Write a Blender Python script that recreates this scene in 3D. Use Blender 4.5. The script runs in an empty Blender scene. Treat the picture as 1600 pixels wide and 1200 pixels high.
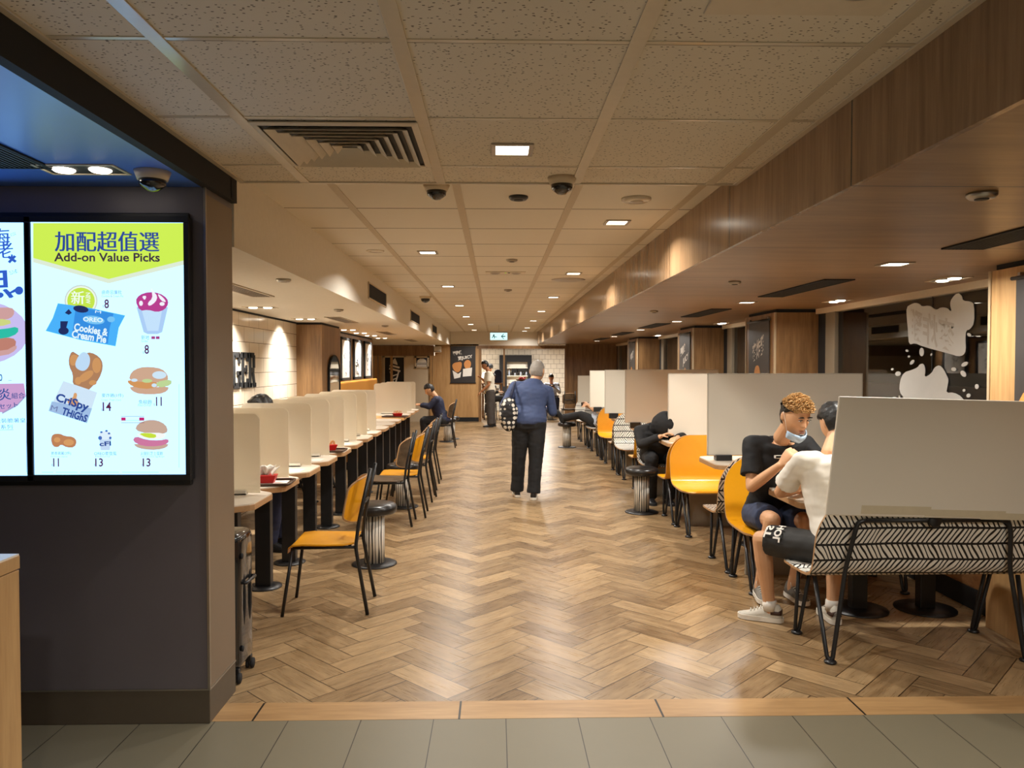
import bpy, bmesh, math, random
from math import sin, cos, pi, sqrt, radians, atan
from mathutils import Vector, Matrix, noise
V = Vector
random.seed(7)
C = bpy.context.scene.collection
SC = bpy.context.scene

# ------------------------------------------------------------------ camera, world, exposure
F_PX, CAM_H = 1200.0, 1.6
PITCH, YAW = atan(29 / F_PX), atan(26 / F_PX)
cam_d = bpy.data.cameras.new('camera')
cam_d.sensor_width = 36.0
cam_d.lens = 36.0 * F_PX / 1600.0
cam_d.clip_start = 0.05
cam_d.clip_end = 100
cam = bpy.data.objects.new('camera', cam_d)
cam.location = (0, 0, CAM_H)
cam.rotation_euler = (pi / 2 - PITCH, 0, -YAW)
C.objects.link(cam)
SC.camera = cam
SC.view_settings.view_transform = 'Standard'
SC.view_settings.look = 'None'
SC.view_settings.exposure = 0.0
SC.view_settings.gamma = 1.0
SC.view_settings.use_curve_mapping = False
world = bpy.data.worlds.new('world')
SC.world = world
world.use_nodes = True
world.node_tree.nodes['Background'].inputs[0].default_value = (1.0, 0.80, 0.60, 1)
world.node_tree.nodes['Background'].inputs[1].default_value = 0.05
try:
    SC.cycles.use_denoising = True
    SC.cycles.use_light_tree = True
    SC.cycles.max_bounces = 8
    SC.cycles.diffuse_bounces = 4
    SC.cycles.glossy_bounces = 4
    SC.cycles.transmission_bounces = 8
    SC.cycles.sample_clamp_indirect = 6.0
    SC.cycles.caustics_reflective = False
    SC.cycles.caustics_refractive = False
except Exception:
    pass
WARM = (1.0, 0.965, 0.90)
NEUTRAL = (1.0, 0.965, 0.90)
P_CEIL, P_SOFFIT, P_LEFT, P_BACK = 32.0, 31.0, 155.0, 110.0


def ray(px, py):
    u, v = (px - 800) / F_PX, (600 - py) / F_PX
    d = V((u, cos(PITCH) + v * sin(PITCH), v * cos(PITCH) - sin(PITCH)))
    return V((d.x * cos(YAW) + d.y * sin(YAW), d.y * cos(YAW) - d.x * sin(YAW), d.z))


def at(px, py, Y):
    """the point of the plane y = Y that the photograph shows at this pixel"""
    r = ray(px, py)
    return r * (Y / r.y) + V((0, 0, CAM_H))


def fl(px, py, z=0.0):
    r = ray(px, py)
    return r * ((z - CAM_H) / r.z) + V((0, 0, CAM_H))


# ------------------------------------------------------------------ materials
def lin(c):
    return c / 12.92 if c <= 0.04045 else ((c + 0.055) / 1.055) ** 2.4


def srgb(r, g, b):
    return (lin(r / 255), lin(g / 255), lin(b / 255), 1)


class NT:
    def __init__(s, name):
        s.m = bpy.data.materials.new(name)
        s.m.use_nodes = True
        s.t = s.m.node_tree
        s.b = s.t.nodes['Principled BSDF']

    def n(s, typ, **kw):
        nd = s.t.nodes.new(typ)
        for k, v in kw.items():
            setattr(nd, k, v)
        return nd

    def link(s, a, b):
        s.t.links.new(a, b)

    def put(s, sock, v):
        if hasattr(v, 'is_output'):
            s.link(v, sock)
        else:
            sock.default_value = v

    def math(s, op, a, b=0.0, c=None):
        nd = s.n('ShaderNodeMath', operation=op)
        s.put(nd.inputs[0], a)
        s.put(nd.inputs[1], b)
        if c is not None:
            s.put(nd.inputs[2], c)
        return nd.outputs[0]

    def obj(s):
        return s.n('ShaderNodeTexCoord').outputs['Object']

    def sep(s, v):
        nd = s.n('ShaderNodeSeparateXYZ')
        s.link(v, nd.inputs[0])
        return nd.outputs

    def comb(s, x, y, z):
        nd = s.n('ShaderNodeCombineXYZ')
        for i, q in enumerate((x, y, z)):
            s.put(nd.inputs[i], q)
        return nd.outputs[0]

    def noise(s, vec, scale, detail=4, rough=0.55):
        nd = s.n('ShaderNodeTexNoise')
        s.link(vec, nd.inputs['Vector'])
        nd.inputs['Scale'].default_value = scale
        nd.inputs['Detail'].default_value = detail
        nd.inputs['Roughness'].default_value = rough
        return nd.outputs[0]

    def mix(s, f, a, b):
        nd = s.n('ShaderNodeMix', data_type='RGBA')
        s.put(nd.inputs[0], f)
        s.put(nd.inputs[6], a)
        s.put(nd.inputs[7], b)
        return nd.outputs[2]

    def ramp(s, f, lo, hi):
        nd = s.n('ShaderNodeMapRange')
        s.put(nd.inputs[0], f)
        nd.inputs[1].default_value = lo
        nd.inputs[2].default_value = hi
        return nd.outputs[0]

    def bump(s, h, strength=0.3, dist=0.002):
        nd = s.n('ShaderNodeBump')
        nd.inputs['Strength'].default_value = strength
        nd.inputs['Distance'].default_value = dist
        s.link(h, nd.inputs['Height'])
        s.link(nd.outputs[0], s.b.inputs['Normal'])

    def set(s, **kw):
        for k, v in kw.items():
            s.put(s.b.inputs[k.replace('_', ' ')], v)
        return s


def plain(name, col, rough=0.5, metal=0.0, spec=0.5, var=0.06, vs=30.0, bump=0.0, coat=0.0):
    t = NT(name)
    o = t.obj()
    nz = t.noise(o, vs, 3)
    lo = tuple(c * (1 - var) for c in col[:3]) + (1,)
    hi = tuple(min(1, c * (1 + var)) for c in col[:3]) + (1,)
    t.set(Base_Color=t.mix(nz, lo, hi), Roughness=rough, Metallic=metal)
    t.b.inputs['Specular IOR Level'].default_value = spec
    t.b.inputs['Coat Weight'].default_value = coat
    if bump:
        t.bump(nz, bump, 0.003)
    return t.m


def emit(name, col, s=1.0):
    t = NT(name)
    t.set(Base_Color=(0.01, 0.01, 0.01, 1), Roughness=0.4)
    t.b.inputs['Emission Color'].default_value = col
    t.b.inputs['Emission Strength'].default_value = s
    return t.m


def wood(name, c0, c1, grain='z', rough=0.4, scale=1.0, joint=None, spec=0.5):
    """laminate with streaks along one axis; joint=(axis, period, offset) adds fine dark panel joints"""
    t = NT(name)
    x, y, z = t.sep(t.obj())
    k = {'x': (0.6, 6, 12), 'y': (6, 0.6, 12), 'z': (6, 6, 0.5)}[grain]
    vec = t.comb(t.math('MULTIPLY', x, k[0]), t.math('MULTIPLY', y, k[1]), t.math('MULTIPLY', z, k[2]))
    a = t.noise(vec, 1.6 * scale, 6, 0.65)
    vec2 = t.comb(t.math('MULTIPLY', x, k[0] * 4), t.math('MULTIPLY', y, k[1] * 4), t.math('MULTIPLY', z, k[2] * 3))
    b = t.noise(vec2, 2.2 * scale, 3, 0.6)
    f = t.ramp(t.math('ADD', t.math('MULTIPLY', a, 0.65), t.math('MULTIPLY', b, 0.35)), 0.34, 0.68)
    col = t.mix(f, c0, c1)
    if joint:
        ax = {'x': x, 'y': y, 'z': z}[joint[0]]
        q = t.math('FRACT', t.math('DIVIDE', t.math('SUBTRACT', ax, joint[2]), joint[1]))
        ln = t.math('LESS_THAN', q, 0.010 / joint[1])
        col = t.mix(ln, col, (0.01, 0.007, 0.005, 1))
    t.set(Base_Color=col, Roughness=rough)
    t.b.inputs['Specular IOR Level'].default_value = spec
    t.bump(b, 0.06, 0.001)
    return t.m


def herringbone(name):
    t = NT(name)
    x, y, z = t.sep(t.obj())
    w, r2 = 0.1555, sqrt(0.5)
    u = t.math('ADD', t.math('MULTIPLY', t.math('SUBTRACT', x, y), r2 / w), 60 + 17.67)
    v = t.math('ADD', t.math('MULTIPLY', t.math('ADD', x, y), -r2 / w), 60 + 19.56)
    iu, iv = t.math('FLOOR', u), t.math('FLOOR', v)
    fu, fv = t.math('SUBTRACT', u, iu), t.math('SUBTRACT', v, iv)
    m = t.math('FLOORED_MODULO', t.math('SUBTRACT', iu, iv), 6.0)
    isv = t.math('GREATER_THAN', m, 2.5)
    kh = m
    kv = t.math('SUBTRACT', 5.0, m)

    def sel(a, b):       # a for the planks along u, b for those along v
        return t.math('ADD', t.math('MULTIPLY', a, t.math('SUBTRACT', 1.0, isv)), t.math('MULTIPLY', b, isv))
    along = sel(t.math('ADD', kh, fu), t.math('ADD', kv, fv))
    cross = sel(fv, fu)
    idx = sel(t.math('SUBTRACT', iu, kh), t.math('ADD', iu, 0.37))
    idy = sel(iv, t.math('SUBTRACT', iv, kv))
    wn = t.n('ShaderNodeTexWhiteNoise', noise_dimensions='3D')
    t.link(t.comb(idx, idy, isv), wn.inputs['Vector'])
    rnd = wn.outputs['Value']
    sh = t.math('MULTIPLY', rnd, 57.0)
    vec = t.comb(t.math('ADD', t.math('MULTIPLY', along, 0.55), sh), t.math('MULTIPLY', cross, 2.6), sh)
    g = t.noise(vec, 1.5, 5, 0.62)
    vec2 = t.comb(t.math('ADD', t.math('MULTIPLY', along, 0.5), sh), t.math('MULTIPLY', cross, 11.0), sh)
    g2 = t.noise(vec2, 1.6, 3, 0.6)
    f = t.math('ADD', t.math('ADD', t.math('MULTIPLY', g, 0.72), t.math('MULTIPLY', g2, 0.14)), t.math('MULTIPLY', rnd, 0.34))
    f = t.ramp(f, 0.32, 0.90)
    col = t.mix(f, srgb(104, 80, 53), srgb(178, 148, 109))
    e1 = t.math('MINIMUM', cross, t.math('SUBTRACT', 1.0, cross))
    e2 = t.math('MINIMUM', along, t.math('SUBTRACT', 3.0, along))
    e = t.math('MINIMUM', e1, e2)
    gap = t.math('LESS_THAN', e, 0.016)
    col = t.mix(gap, col, srgb(44, 28, 15))
    t.set(Base_Color=col, Roughness=t.math('ADD', 0.22, t.math('MULTIPLY', g2, 0.14)))
    t.bump(t.math('SUBTRACT', g2, t.math('MULTIPLY', gap, 1.5)), 0.08, 0.002)
    return t.m


def grid_tiles(name, col, grout, px, py, ox, oy, axes='xy', gapx=0.004, gapy=0.004, rough=0.5, offset=0.0, var=0.05, specks=False, bumpiness=0.4):
    t = NT(name)
    s = dict(zip('xyz', t.sep(t.obj())))
    a, b = s[axes[0]], s[axes[1]]
    qb = t.math('DIVIDE', t.math('SUBTRACT', b, oy), py)
    rb = t.math('FLOOR', qb)
    qa = t.math('ADD', t.math('DIVIDE', t.math('SUBTRACT', a, ox), px), t.math('MULTIPLY', t.math('FLOORED_MODULO', rb, 2.0), offset))
    ra = t.math('FLOOR', qa)
    fa, fb = t.math('SUBTRACT', qa, ra), t.math('SUBTRACT', qb, rb)
    g = t.math('MAXIMUM', t.math('LESS_THAN', fa, gapx / px), t.math('LESS_THAN', fb, gapy / py))
    wn = t.n('ShaderNodeTexWhiteNoise', noise_dimensions='2D')
    t.link(t.comb(ra, rb, 0.0), wn.inputs['Vector'])
    nz = t.noise(t.obj(), 9, 4)
    lo = tuple(c * (1 - var) for c in col[:3]) + (1,)
    hi = tuple(min(1, c * (1 + var)) for c in col[:3]) + (1,)
    cc = t.mix(t.math('ADD', t.math('MULTIPLY', wn.outputs['Value'], 0.5), t.math('MULTIPLY', nz, 0.5)), lo, hi)
    h = g
    if specks:
        vo = t.n('ShaderNodeTexVoronoi')
        vec = t.n('ShaderNodeMapping')
        vec.inputs['Scale'].default_value = (52, 92, 1)
        t.link(t.obj(), vec.inputs[0])
        t.link(vec.outputs[0], vo.inputs['Vector'])
        vo.inputs['Scale'].default_value = 1.0
        big = t.math('GREATER_THAN', t.noise(t.obj(), 50, 1), 0.42)
        sp = t.math('MULTIPLY', t.math('LESS_THAN', vo.outputs['Distance'], 0.22), big)
        cc = t.mix(sp, cc, srgb(96, 84, 68))
        h = t.math('MAXIMUM', g, sp)
    t.set(Base_Color=t.mix(g, cc, grout), Roughness=rough)
    nd = t.math('MULTIPLY', h, -1.0)
    t.bump(nd, bumpiness, 0.003)
    return t.m


def feather(name, base):
    """white plywood with hand-drawn black feather strokes, laid out on the shell's own UVs (metres)"""
    t = NT(name)
    uv = t.n('ShaderNodeUVMap').outputs[0]
    x, y, _ = t.sep(uv)
    wob = t.noise(uv, 2.5, 1)
    yy = t.math('ADD', y, t.math('MULTIPLY', t.math('SUBTRACT', wob, 0.5), 0.02))
    q = t.math('DIVIDE', yy, 0.092)
    r = t.math('FLOOR', q)
    f = t.math('SUBTRACT', q, r)
    sgn = t.math('SUBTRACT', t.math('MULTIPLY', t.math('FLOORED_MODULO', r, 2.0), 2.0), 1.0)
    lean = t.math('MULTIPLY', t.math('MULTIPLY', f, sgn), 0.055)
    warp = t.math('MULTIPLY', t.math('SUBTRACT', t.noise(t.comb(x, r, 0.0), 5.0, 2), 0.5), 0.10)
    ph = t.math('MULTIPLY', t.math('ADD', t.math('ADD', x, lean), warp), 36.0)
    fr = t.math('FRACT', ph)
    wid = t.math('ADD', 0.22, t.math('MULTIPLY', t.noise(t.comb(t.math('FLOOR', ph), r, 0.0), 3.1, 0), 0.30))
    st = t.math('LESS_THAN', fr, wid)
    ln = t.math('LESS_THAN', t.math('MINIMUM', f, t.math('SUBTRACT', 1.0, f)), 0.07)
    t.set(Base_Color=t.mix(t.math('MAXIMUM', st, ln), base, (0.006, 0.006, 0.007, 1)), Roughness=0.42)
    return t.m


def stripes(name, a, b, n=20):
    """vertical black strokes of uneven width round a stool column"""
    t = NT(name)
    x, y, z = t.sep(t.obj())
    ang = t.math('ADD', t.math('DIVIDE', t.math('ARCTAN2', y, x), 2 * pi), 0.5)
    wob = t.math('MULTIPLY', t.math('SUBTRACT', t.noise(t.comb(t.math('MULTIPLY', ang, 6.0), z, 0.0), 3.0, 1), 0.5), 0.05)
    ph = t.math('MULTIPLY', t.math('ADD', ang, wob), float(n))
    wid = t.math('ADD', 0.46, t.math('MULTIPLY', t.noise(t.comb(t.math('FLOOR', ph), 0.0, 0.0), 2.3, 0), 0.40))
    t.set(Base_Color=t.mix(t.math('LESS_THAN', t.math('FRACT', ph), wid), b, a), Roughness=0.4)
    return t.m


def dots(name, a, b, scale):
    t = NT(name)
    vo = t.n('ShaderNodeTexVoronoi')
    t.link(t.obj(), vo.inputs['Vector'])
    vo.inputs['Scale'].default_value = scale
    vo.inputs['Randomness'].default_value = 0.3
    t.set(Base_Color=t.mix(t.math('LESS_THAN', vo.outputs['Distance'], 0.42), a, b), Roughness=0.6)
    return t.m


def frosted(name, col, trans=0.45, rough=0.5):
    t = NT(name)
    nz = t.noise(t.obj(), 3, 2)
    lo = tuple(c * 0.96 for c in col[:3]) + (1,)
    tr = t.n('ShaderNodeBsdfTranslucent')
    tr.inputs[0].default_value = col
    t.set(Base_Color=t.mix(nz, lo, col), Roughness=rough)
    ms = t.n('ShaderNodeMixShader')
    ms.inputs[0].default_value = trans
    t.link(t.b.outputs[0], ms.inputs[1])
    t.link(tr.outputs[0], ms.inputs[2])
    gl = t.n('ShaderNodeBsdfRefraction')
    gl.inputs['Color'].default_value = col
    gl.inputs['Roughness'].default_value = 0.35
    gl.inputs['IOR'].default_value = 1.05
    m2 = t.n('ShaderNodeMixShader')
    m2.inputs[0].default_value = 0.28
    t.link(ms.outputs[0], m2.inputs[1])
    t.link(gl.outputs[0], m2.inputs[2])
    t.link(m2.outputs[0], t.t.nodes['Material Output'].inputs[0])
    return t.m


def glass(name, tint=(0.75, 0.78, 0.8, 1)):
    t = NT(name)
    nz = t.noise(t.obj(), 2, 1)
    t.set(Base_Color=tint, Roughness=t.math('MULTIPLY', nz, 0.02))
    t.b.inputs['Transmission Weight'].default_value = 1.0
    t.b.inputs['IOR'].default_value = 1.45
    return t.m


M = {}
M['floor'] = herringbone('oak_herringbone')
M['border_wood'] = wood('oak_border', srgb(146, 110, 70), srgb(188, 150, 102), 'x', 0.4, 0.8, ('x', 0.93, 1.69))
M['grey_tile'] = grid_tiles('grey_porcelain', srgb(114, 106, 86), srgb(40, 34, 28), 0.327, 0.62, 0.045, 3.445 - 0.62, 'xy', 0.004, 0.004, 0.45, 0, 0.05)
M['ceil_near'] = grid_tiles('mineral_ceiling_tile', srgb(224, 214, 198), srgb(80, 66, 50), 0.664, 0.671, -0.267, 2.163, 'xy', 0.002, 0.008, 0.9, 0, 0.03, True)
M['ceil_far'] = grid_tiles('plaster_ceiling_tile', srgb(226, 219, 206), srgb(74, 60, 44), 0.655, 0.682, -0.206, 4.02, 'xy', 0.002, 0.014, 0.9, 0, 0.03)
M['tbar'] = plain('white_metal_grid_bar', srgb(208, 196, 176), 0.2)
M['tbar_far'] = plain('beige_grid_bar', srgb(192, 176, 150), 0.5)
M['white_paint'] = plain('warm_white_paint', srgb(230, 223, 209), 0.55)
M['white_trim'] = plain('cream_trim', srgb(214, 196, 168), 0.45)
M['bulkhead_wood'] = wood('laminate_walnut_vertical', srgb(116, 88, 62), srgb(162, 130, 96), 'z', 0.22, 1.0, ('y', 1.35, 2.575))
M['soffit_wood'] = wood('laminate_walnut_soffit', srgb(126, 98, 68), srgb(160, 128, 92), 'x', 0.36, 1.0, ('y', 1.35, 2.575))
M['column_wood'] = wood('laminate_column', srgb(104, 74, 44), srgb(158, 120, 78), 'z', 0.42)
M['column_edge'] = plain('pale_edge_trim', srgb(182, 160, 128), 0.5)
M['low_wall_wood'] = wood('low_wall_veneer', srgb(122, 82, 48), srgb(170, 122, 76), 'x', 0.5)
M['light_wood'] = wood('light_oak_veneer', srgb(164, 124, 78), srgb(202, 162, 110), 'z', 0.5)
M['ply_edge'] = plain('plywood_edge', srgb(176, 136, 94), 0.5, vs=80, var=0.15)
M['table_top'] = plain('pale_laminate_top', srgb(226, 214, 196), 0.35)
M['table_wood'] = wood('oak_table_top', srgb(190, 138, 80), srgb(222, 172, 108), 'x', 0.4)
M['tile_wall'] = grid_tiles('cream_glazed_tile', srgb(226, 212, 190), srgb(120, 104, 84), 0.34, 0.166, 7.92, 2.18 - 0.166 * 12, 'yz', 0.006, 0.006, 0.14, 0.5, 0.03, False, 0.5)
M['back_tile'] = grid_tiles('white_square_tile', srgb(236, 228, 212), srgb(150, 138, 120), 0.205, 0.165, 0, 0, 'xz', 0.010, 0.010, 0.25, 0.5, 0.03)
M['black_metal'] = plain('black_powder_coat', (0.010, 0.010, 0.011, 1), 0.38)
M['black_plastic'] = plain('black_plastic', (0.012, 0.012, 0.013, 1), 0.35)
M['black_matt'] = plain('matt_black', (0.008, 0.008, 0.009, 1), 0.8)
M['black_vinyl'] = plain('black_vinyl', (0.014, 0.012, 0.011, 1), 0.30, bump=0.1)
M['dark_panel'] = plain('charcoal_metal_panel', srgb(112, 106, 110), 0.42, metal=0.25, var=0.08, vs=4)
M['dark_plinth'] = plain('charcoal_plinth', srgb(92, 82, 68), 0.5, metal=0.2)
M['steel'] = plain('brushed_steel', srgb(170, 164, 154), 0.3, metal=0.9)
M['bronze_panel'] = plain('bronze_side_panel', srgb(132, 116, 98), 0.4, metal=0.35, vs=5)
M['blue_glow_ceiling'] = plain('screen_glow_ceiling', srgb(78, 122, 214), 0.30, vs=3)  # dark ceiling with the blue glow of the screens tinted into its colour
M['yellow_shell'] = plain('yellow_laminate', srgb(232, 160, 22), 0.28, var=0.04)
M['orange_fabric'] = plain('ochre_upholstery', srgb(176, 116, 10), 0.75, vs=60)
M['brown_shell'] = wood('dark_walnut_ply', srgb(66, 52, 40), srgb(104, 86, 66), 'x', 0.35)
M['feather'] = feather('feather_print_laminate', srgb(232, 226, 214))
M['stool_stripe'] = stripes('striped_column_print', srgb(240, 236, 226), (0.008, 0.008, 0.008, 1))
M['acrylic'] = frosted('frosted_acrylic', srgb(246, 238, 222), 0.6)
M['board_white'] = plain('white_foam_board', srgb(226, 218, 202), 0.55, var=0.02, vs=2)
M['board_edge'] = plain('board_rim', srgb(196, 188, 172), 0.5)
M['tape'] = plain('clear_packing_tape', srgb(206, 194, 166), 0.25)
M['glass'] = glass('dark_window_glass')
M['outside'] = plain('dark_corridor', srgb(30, 24, 20), 0.7)
M['outside_brown'] = plain('dark_brown_corridor_panel', srgb(92, 50, 26), 0.6)
M['outside_grey'] = plain('grey_corridor_panel', srgb(150, 142, 132), 0.6)
M['decal'] = plain('frosted_vinyl_sticker', srgb(222, 221, 216), 0.6, var=0.04, vs=9)
M['decal_mark'] = plain('sticker_lettering', srgb(204, 198, 188), 0.6)
M['jamb_grey'] = plain('grey_jamb', srgb(128, 116, 98), 0.5)
M['lamp_on'] = emit('lamp_diffuser', (1.0, 0.90, 0.74, 1), 9.0)
M['lamp_off'] = plain('lamp_off_lens', srgb(170, 156, 134), 0.3)
M['lamp_trim'] = plain('lamp_trim', srgb(168, 156, 140), 0.35, metal=0.5)
M['vent_dark'] = plain('dark_grille', (0.02, 0.017, 0.014, 1), 0.6)
M['vent_white'] = plain('white_grille', srgb(214, 200, 178), 0.45)
M['paper'] = plain('white_paper', srgb(236, 230, 220), 0.7)
M['red_card'] = plain('red_carton', srgb(196, 20, 18), 0.45)
M['tray'] = plain('brown_tray', srgb(70, 46, 30), 0.4)
M['suitcase'] = plain('glossy_black_suitcase', (0.012, 0.011, 0.011, 1), 0.12, coat=0.6)
M['wood_grey'] = plain('grey_panel', srgb(150, 142, 128), 0.55)
M['skin'] = plain('skin', srgb(214, 164, 124), 0.5, var=0.06, vs=18)
M['skin_dark'] = plain('tanned_skin', srgb(176, 118, 78), 0.5, var=0.06, vs=18)
M['hair'] = plain('black_hair', (0.008, 0.007, 0.006, 1), 0.45, bump=0.5, vs=90)
M['hair_blond'] = plain('bleached_hair', srgb(186, 146, 92), 0.5, var=0.35, vs=60)
M['hair_grey'] = plain('grey_hair', srgb(150, 144, 136), 0.6, var=0.2, vs=60)
M['black_cotton'] = plain('black_cotton', (0.010, 0.010, 0.011, 1), 0.85, bump=0.2)
M['white_cotton'] = plain('white_cotton', srgb(232, 226, 214), 0.85)
M['cream_cotton'] = plain('cream_polo', srgb(214, 204, 184), 0.85)
M['blue_shirt'] = plain('blue_grey_shirt', srgb(58, 72, 108), 0.75, var=0.1, vs=12)
M['pale_blue'] = plain('pale_blue_shirt', srgb(186, 194, 208), 0.8)
M['denim'] = plain('dark_denim', srgb(48, 58, 84), 0.85, var=0.4, vs=26)
M['black_shorts'] = plain('black_shorts', (0.016, 0.015, 0.014, 1), 0.7)
M['grey_trousers'] = plain('charcoal_trousers', srgb(70, 64, 60), 0.85)
M['navy_cloth'] = plain('navy_cloth', srgb(24, 30, 58), 0.7)
M['shoe_white'] = plain('off_white_knit', srgb(206, 200, 186), 0.7, var=0.1, vs=140)
M['shoe_grey'] = plain('grey_knit', srgb(120, 116, 108), 0.75, var=0.4, vs=120)
M['shoe_sole'] = plain('white_rubber', srgb(228, 222, 210), 0.6)
M['brown_patch'] = plain('brown_patch', srgb(66, 40, 28), 0.6)
M['mask'] = plain('light_blue_mask', srgb(178, 206, 232), 0.8)
M['eye_white'] = plain('eye_white', srgb(222, 214, 204), 0.3)
M['lip'] = plain('lip', srgb(176, 104, 86), 0.5)
M['polka'] = dots('polka_dot_cloth', (0.01, 0.01, 0.012, 1), srgb(222, 216, 204), 19.0)


# ------------------------------------------------------------------ mesh collector
def ortho(d):
    d = d.normalized()
    a = V((0, 0, 1)) if abs(d.z) < 0.9 else V((1, 0, 0))
    u = d.cross(a).normalized()
    return u, d.cross(u).normalized()


class MB:
    def __init__(s):
        s.v, s.f, s.m, s.cur, s.uvs = [], [], [], 0, {}

    def mat(s, i):
        s.cur = i
        return s

    def add(s, vs, fs):
        b = len(s.v)
        s.v.extend(V(p) for p in vs)
        for f in fs:
            s.f.append(tuple(b + i for i in f))
            s.m.append(s.cur)
        return s

    def box(s, c, size, rot=None):
        x, y, z = size[0] / 2, size[1] / 2, size[2] / 2
        vs = [V((sx * x, sy * y, sz * z)) for sz in (-1, 1) for sy in (-1, 1) for sx in (-1, 1)]
        if rot is not None:
            vs = [rot @ p for p in vs]
        c = V(c)
        return s.add([c + p for p in vs], [(0, 2, 3, 1), (4, 5, 7, 6), (0, 1, 5, 4), (2, 6, 7, 3), (0, 4, 6, 2), (1, 3, 7, 5)])

    def span(s, a, b):
        a, b = V(a), V(b)
        return s.box((a + b) / 2, b - a)

    def rings(s, rs, cap=True, closed=False):
        n = len(rs[0])
        vs = [p for r in rs for p in r]
        fs = []
        L = len(rs)
        for i in range(L if closed else L - 1):
            a, b = i * n, ((i + 1) % L) * n
            for j in range(n):
                k = (j + 1) % n
                fs.append((a + j, a + k, b + k, b + j))
        if cap and not closed:
            fs.append(tuple(range(n - 1, -1, -1)))
            fs.append(tuple((L - 1) * n + j for j in range(n)))
        return s.add(vs, fs)

    def tube(s, pts, r, seg=8, closed=False):
        pts = [V(p) for p in pts]
        n = len(pts)
        rr = r if isinstance(r, (list, tuple)) else [r] * n
        u = None
        rs = []
        for i, p in enumerate(pts):
            if closed:
                d = pts[(i + 1) % n] - pts[i - 1]
            else:
                d = pts[min(i + 1, n - 1)] - pts[max(i - 1, 0)]
            d.normalize()
            if u is None:
                u, w = ortho(d)
            else:
                u = (u - d * u.dot(d)).normalized()
            w = d.cross(u)
            rs.append([p + (u * cos(2 * pi * j / seg) + w * sin(2 * pi * j / seg)) * rr[i] for j in range(seg)])
        return s.rings(rs, True, closed)

    def ell(s, c, r, rot=None, seg=16, ring=10):
        if not isinstance(r, (list, tuple)):
            r = (r, r, r)
        c = V(c)
        rs = []
        for i in range(1, ring):
            th = pi * i / ring
            row = []
            for j in range(seg):
                ph = 2 * pi * j / seg
                p = V((r[0] * sin(th) * cos(ph), r[1] * sin(th) * sin(ph), -r[2] * cos(th)))
                row.append(c + (rot @ p if rot is not None else p))
            rs.append(row)
        b = V((0, 0, -r[2]))
        t = V((0, 0, r[2]))
        if rot is not None:
            b, t = rot @ b, rot @ t
        n = seg
        vs = [p for q in rs for p in q] + [c + b, c + t]
        fs = []
        for i in range(len(rs) - 1):
            for j in range(n):
                k = (j + 1) % n
                fs.append((i * n + j, i * n + k, (i + 1) * n + k, (i + 1) * n + j))
        for j in range(n):
            k = (j + 1) % n
            fs.append((len(vs) - 2, k, j))
            fs.append((len(vs) - 1, (len(rs) - 1) * n + j, (len(rs) - 1) * n + k))
        return s.add(vs, fs)

    def limb(s, pts, rs, seg=14):
        """a tapered limb: a swept tube with a ball on every joint (made to be voxel-merged)"""
        pts = [V(p) for p in pts]
        for i in range(len(pts) - 1):
            s.tube([pts[i], pts[i + 1]], [rs[i], rs[i + 1]], seg)
        for p, r in zip(pts, rs):
            s.ell(p, r, None, seg, 8)
        return s

    def lathe(s, c, prof, seg=24):
        c = V(c)
        rs = [[c + V((max(r, 1e-4) * cos(2 * pi * j / seg), max(r, 1e-4) * sin(2 * pi * j / seg), z)) for j in range(seg)] for r, z in prof]
        return s.rings(rs)

    def prism(s, poly, mp, a, b):
        """polygon (2-D) mapped by mp(x, y, depth), extruded from depth a to b"""
        n = len(poly)
        vs = [mp(p[0], p[1], a) for p in poly] + [mp(p[0], p[1], b) for p in poly]
        fs = [tuple(range(n - 1, -1, -1)), tuple(range(n, 2 * n))]
        for i in range(n):
            k = (i + 1) % n
            fs.append((i, k, n + k, n + i))
        return s.add(vs, fs)

    def build(s, name, mats, parent=None, smooth=False, bevel=0.0, origin=None, voxel=0.0, soft=0, wrinkle=0.0, seg=2):
        me = bpy.data.meshes.new(name)
        o_ = V(origin) if origin is not None else V((0, 0, 0))
        me.from_pydata([tuple(p - o_) for p in s.v], [], s.f)
        if not isinstance(mats, (list, tuple)):
            mats = [mats]
        for m in mats:
            me.materials.append(m)
        me.polygons.foreach_set('material_index', s.m)
        if s.uvs:
            lay = me.uv_layers.new(name='UVMap')
            for lp in me.loops:
                lay.data[lp.index].uv = s.uvs.get(lp.vertex_index, (0, 0))
        bm = bmesh.new()
        bm.from_mesh(me)
        bmesh.ops.recalc_face_normals(bm, faces=bm.faces)
        bm.to_mesh(me)
        bm.free()
        ob = bpy.data.objects.new(name, me)
        C.objects.link(ob)
        if voxel:
            rm = ob.modifiers.new('merge', 'REMESH')
            rm.mode = 'VOXEL'
            rm.voxel_size = voxel
            rm.use_smooth_shade = True
            if soft:
                sm = ob.modifiers.new('soft', 'SMOOTH')
                sm.iterations = soft
                sm.factor = 0.5
            dg = bpy.context.evaluated_depsgraph_get()
            new = bpy.data.meshes.new_from_object(ob.evaluated_get(dg))
            ob.modifiers.clear()
            ob.data = new
            bpy.data.meshes.remove(me)
            me = new
            me.name = name
            if wrinkle:
                cs = [v.co.copy() for v in me.vertices]
                ns = [v.normal.copy() for v in me.vertices]
                for v, c, nn in zip(me.vertices, cs, ns):
                    q = noise.noise((c + o_) * 9.0) * 0.6 + noise.noise((c + o_) * V((16, 16, 30))) * 0.4
                    v.co = c + nn * (q * wrinkle)
            if not me.materials:
                for m in mats:
                    me.materials.append(m)
            smooth = True
        if smooth:
            me.polygons.foreach_set('use_smooth', [True] * len(me.polygons))
        if bevel:
            bv = ob.modifiers.new('bevel', 'BEVEL')
            bv.width = bevel
            bv.segments = seg
            bv.limit_method = 'ANGLE'
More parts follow.
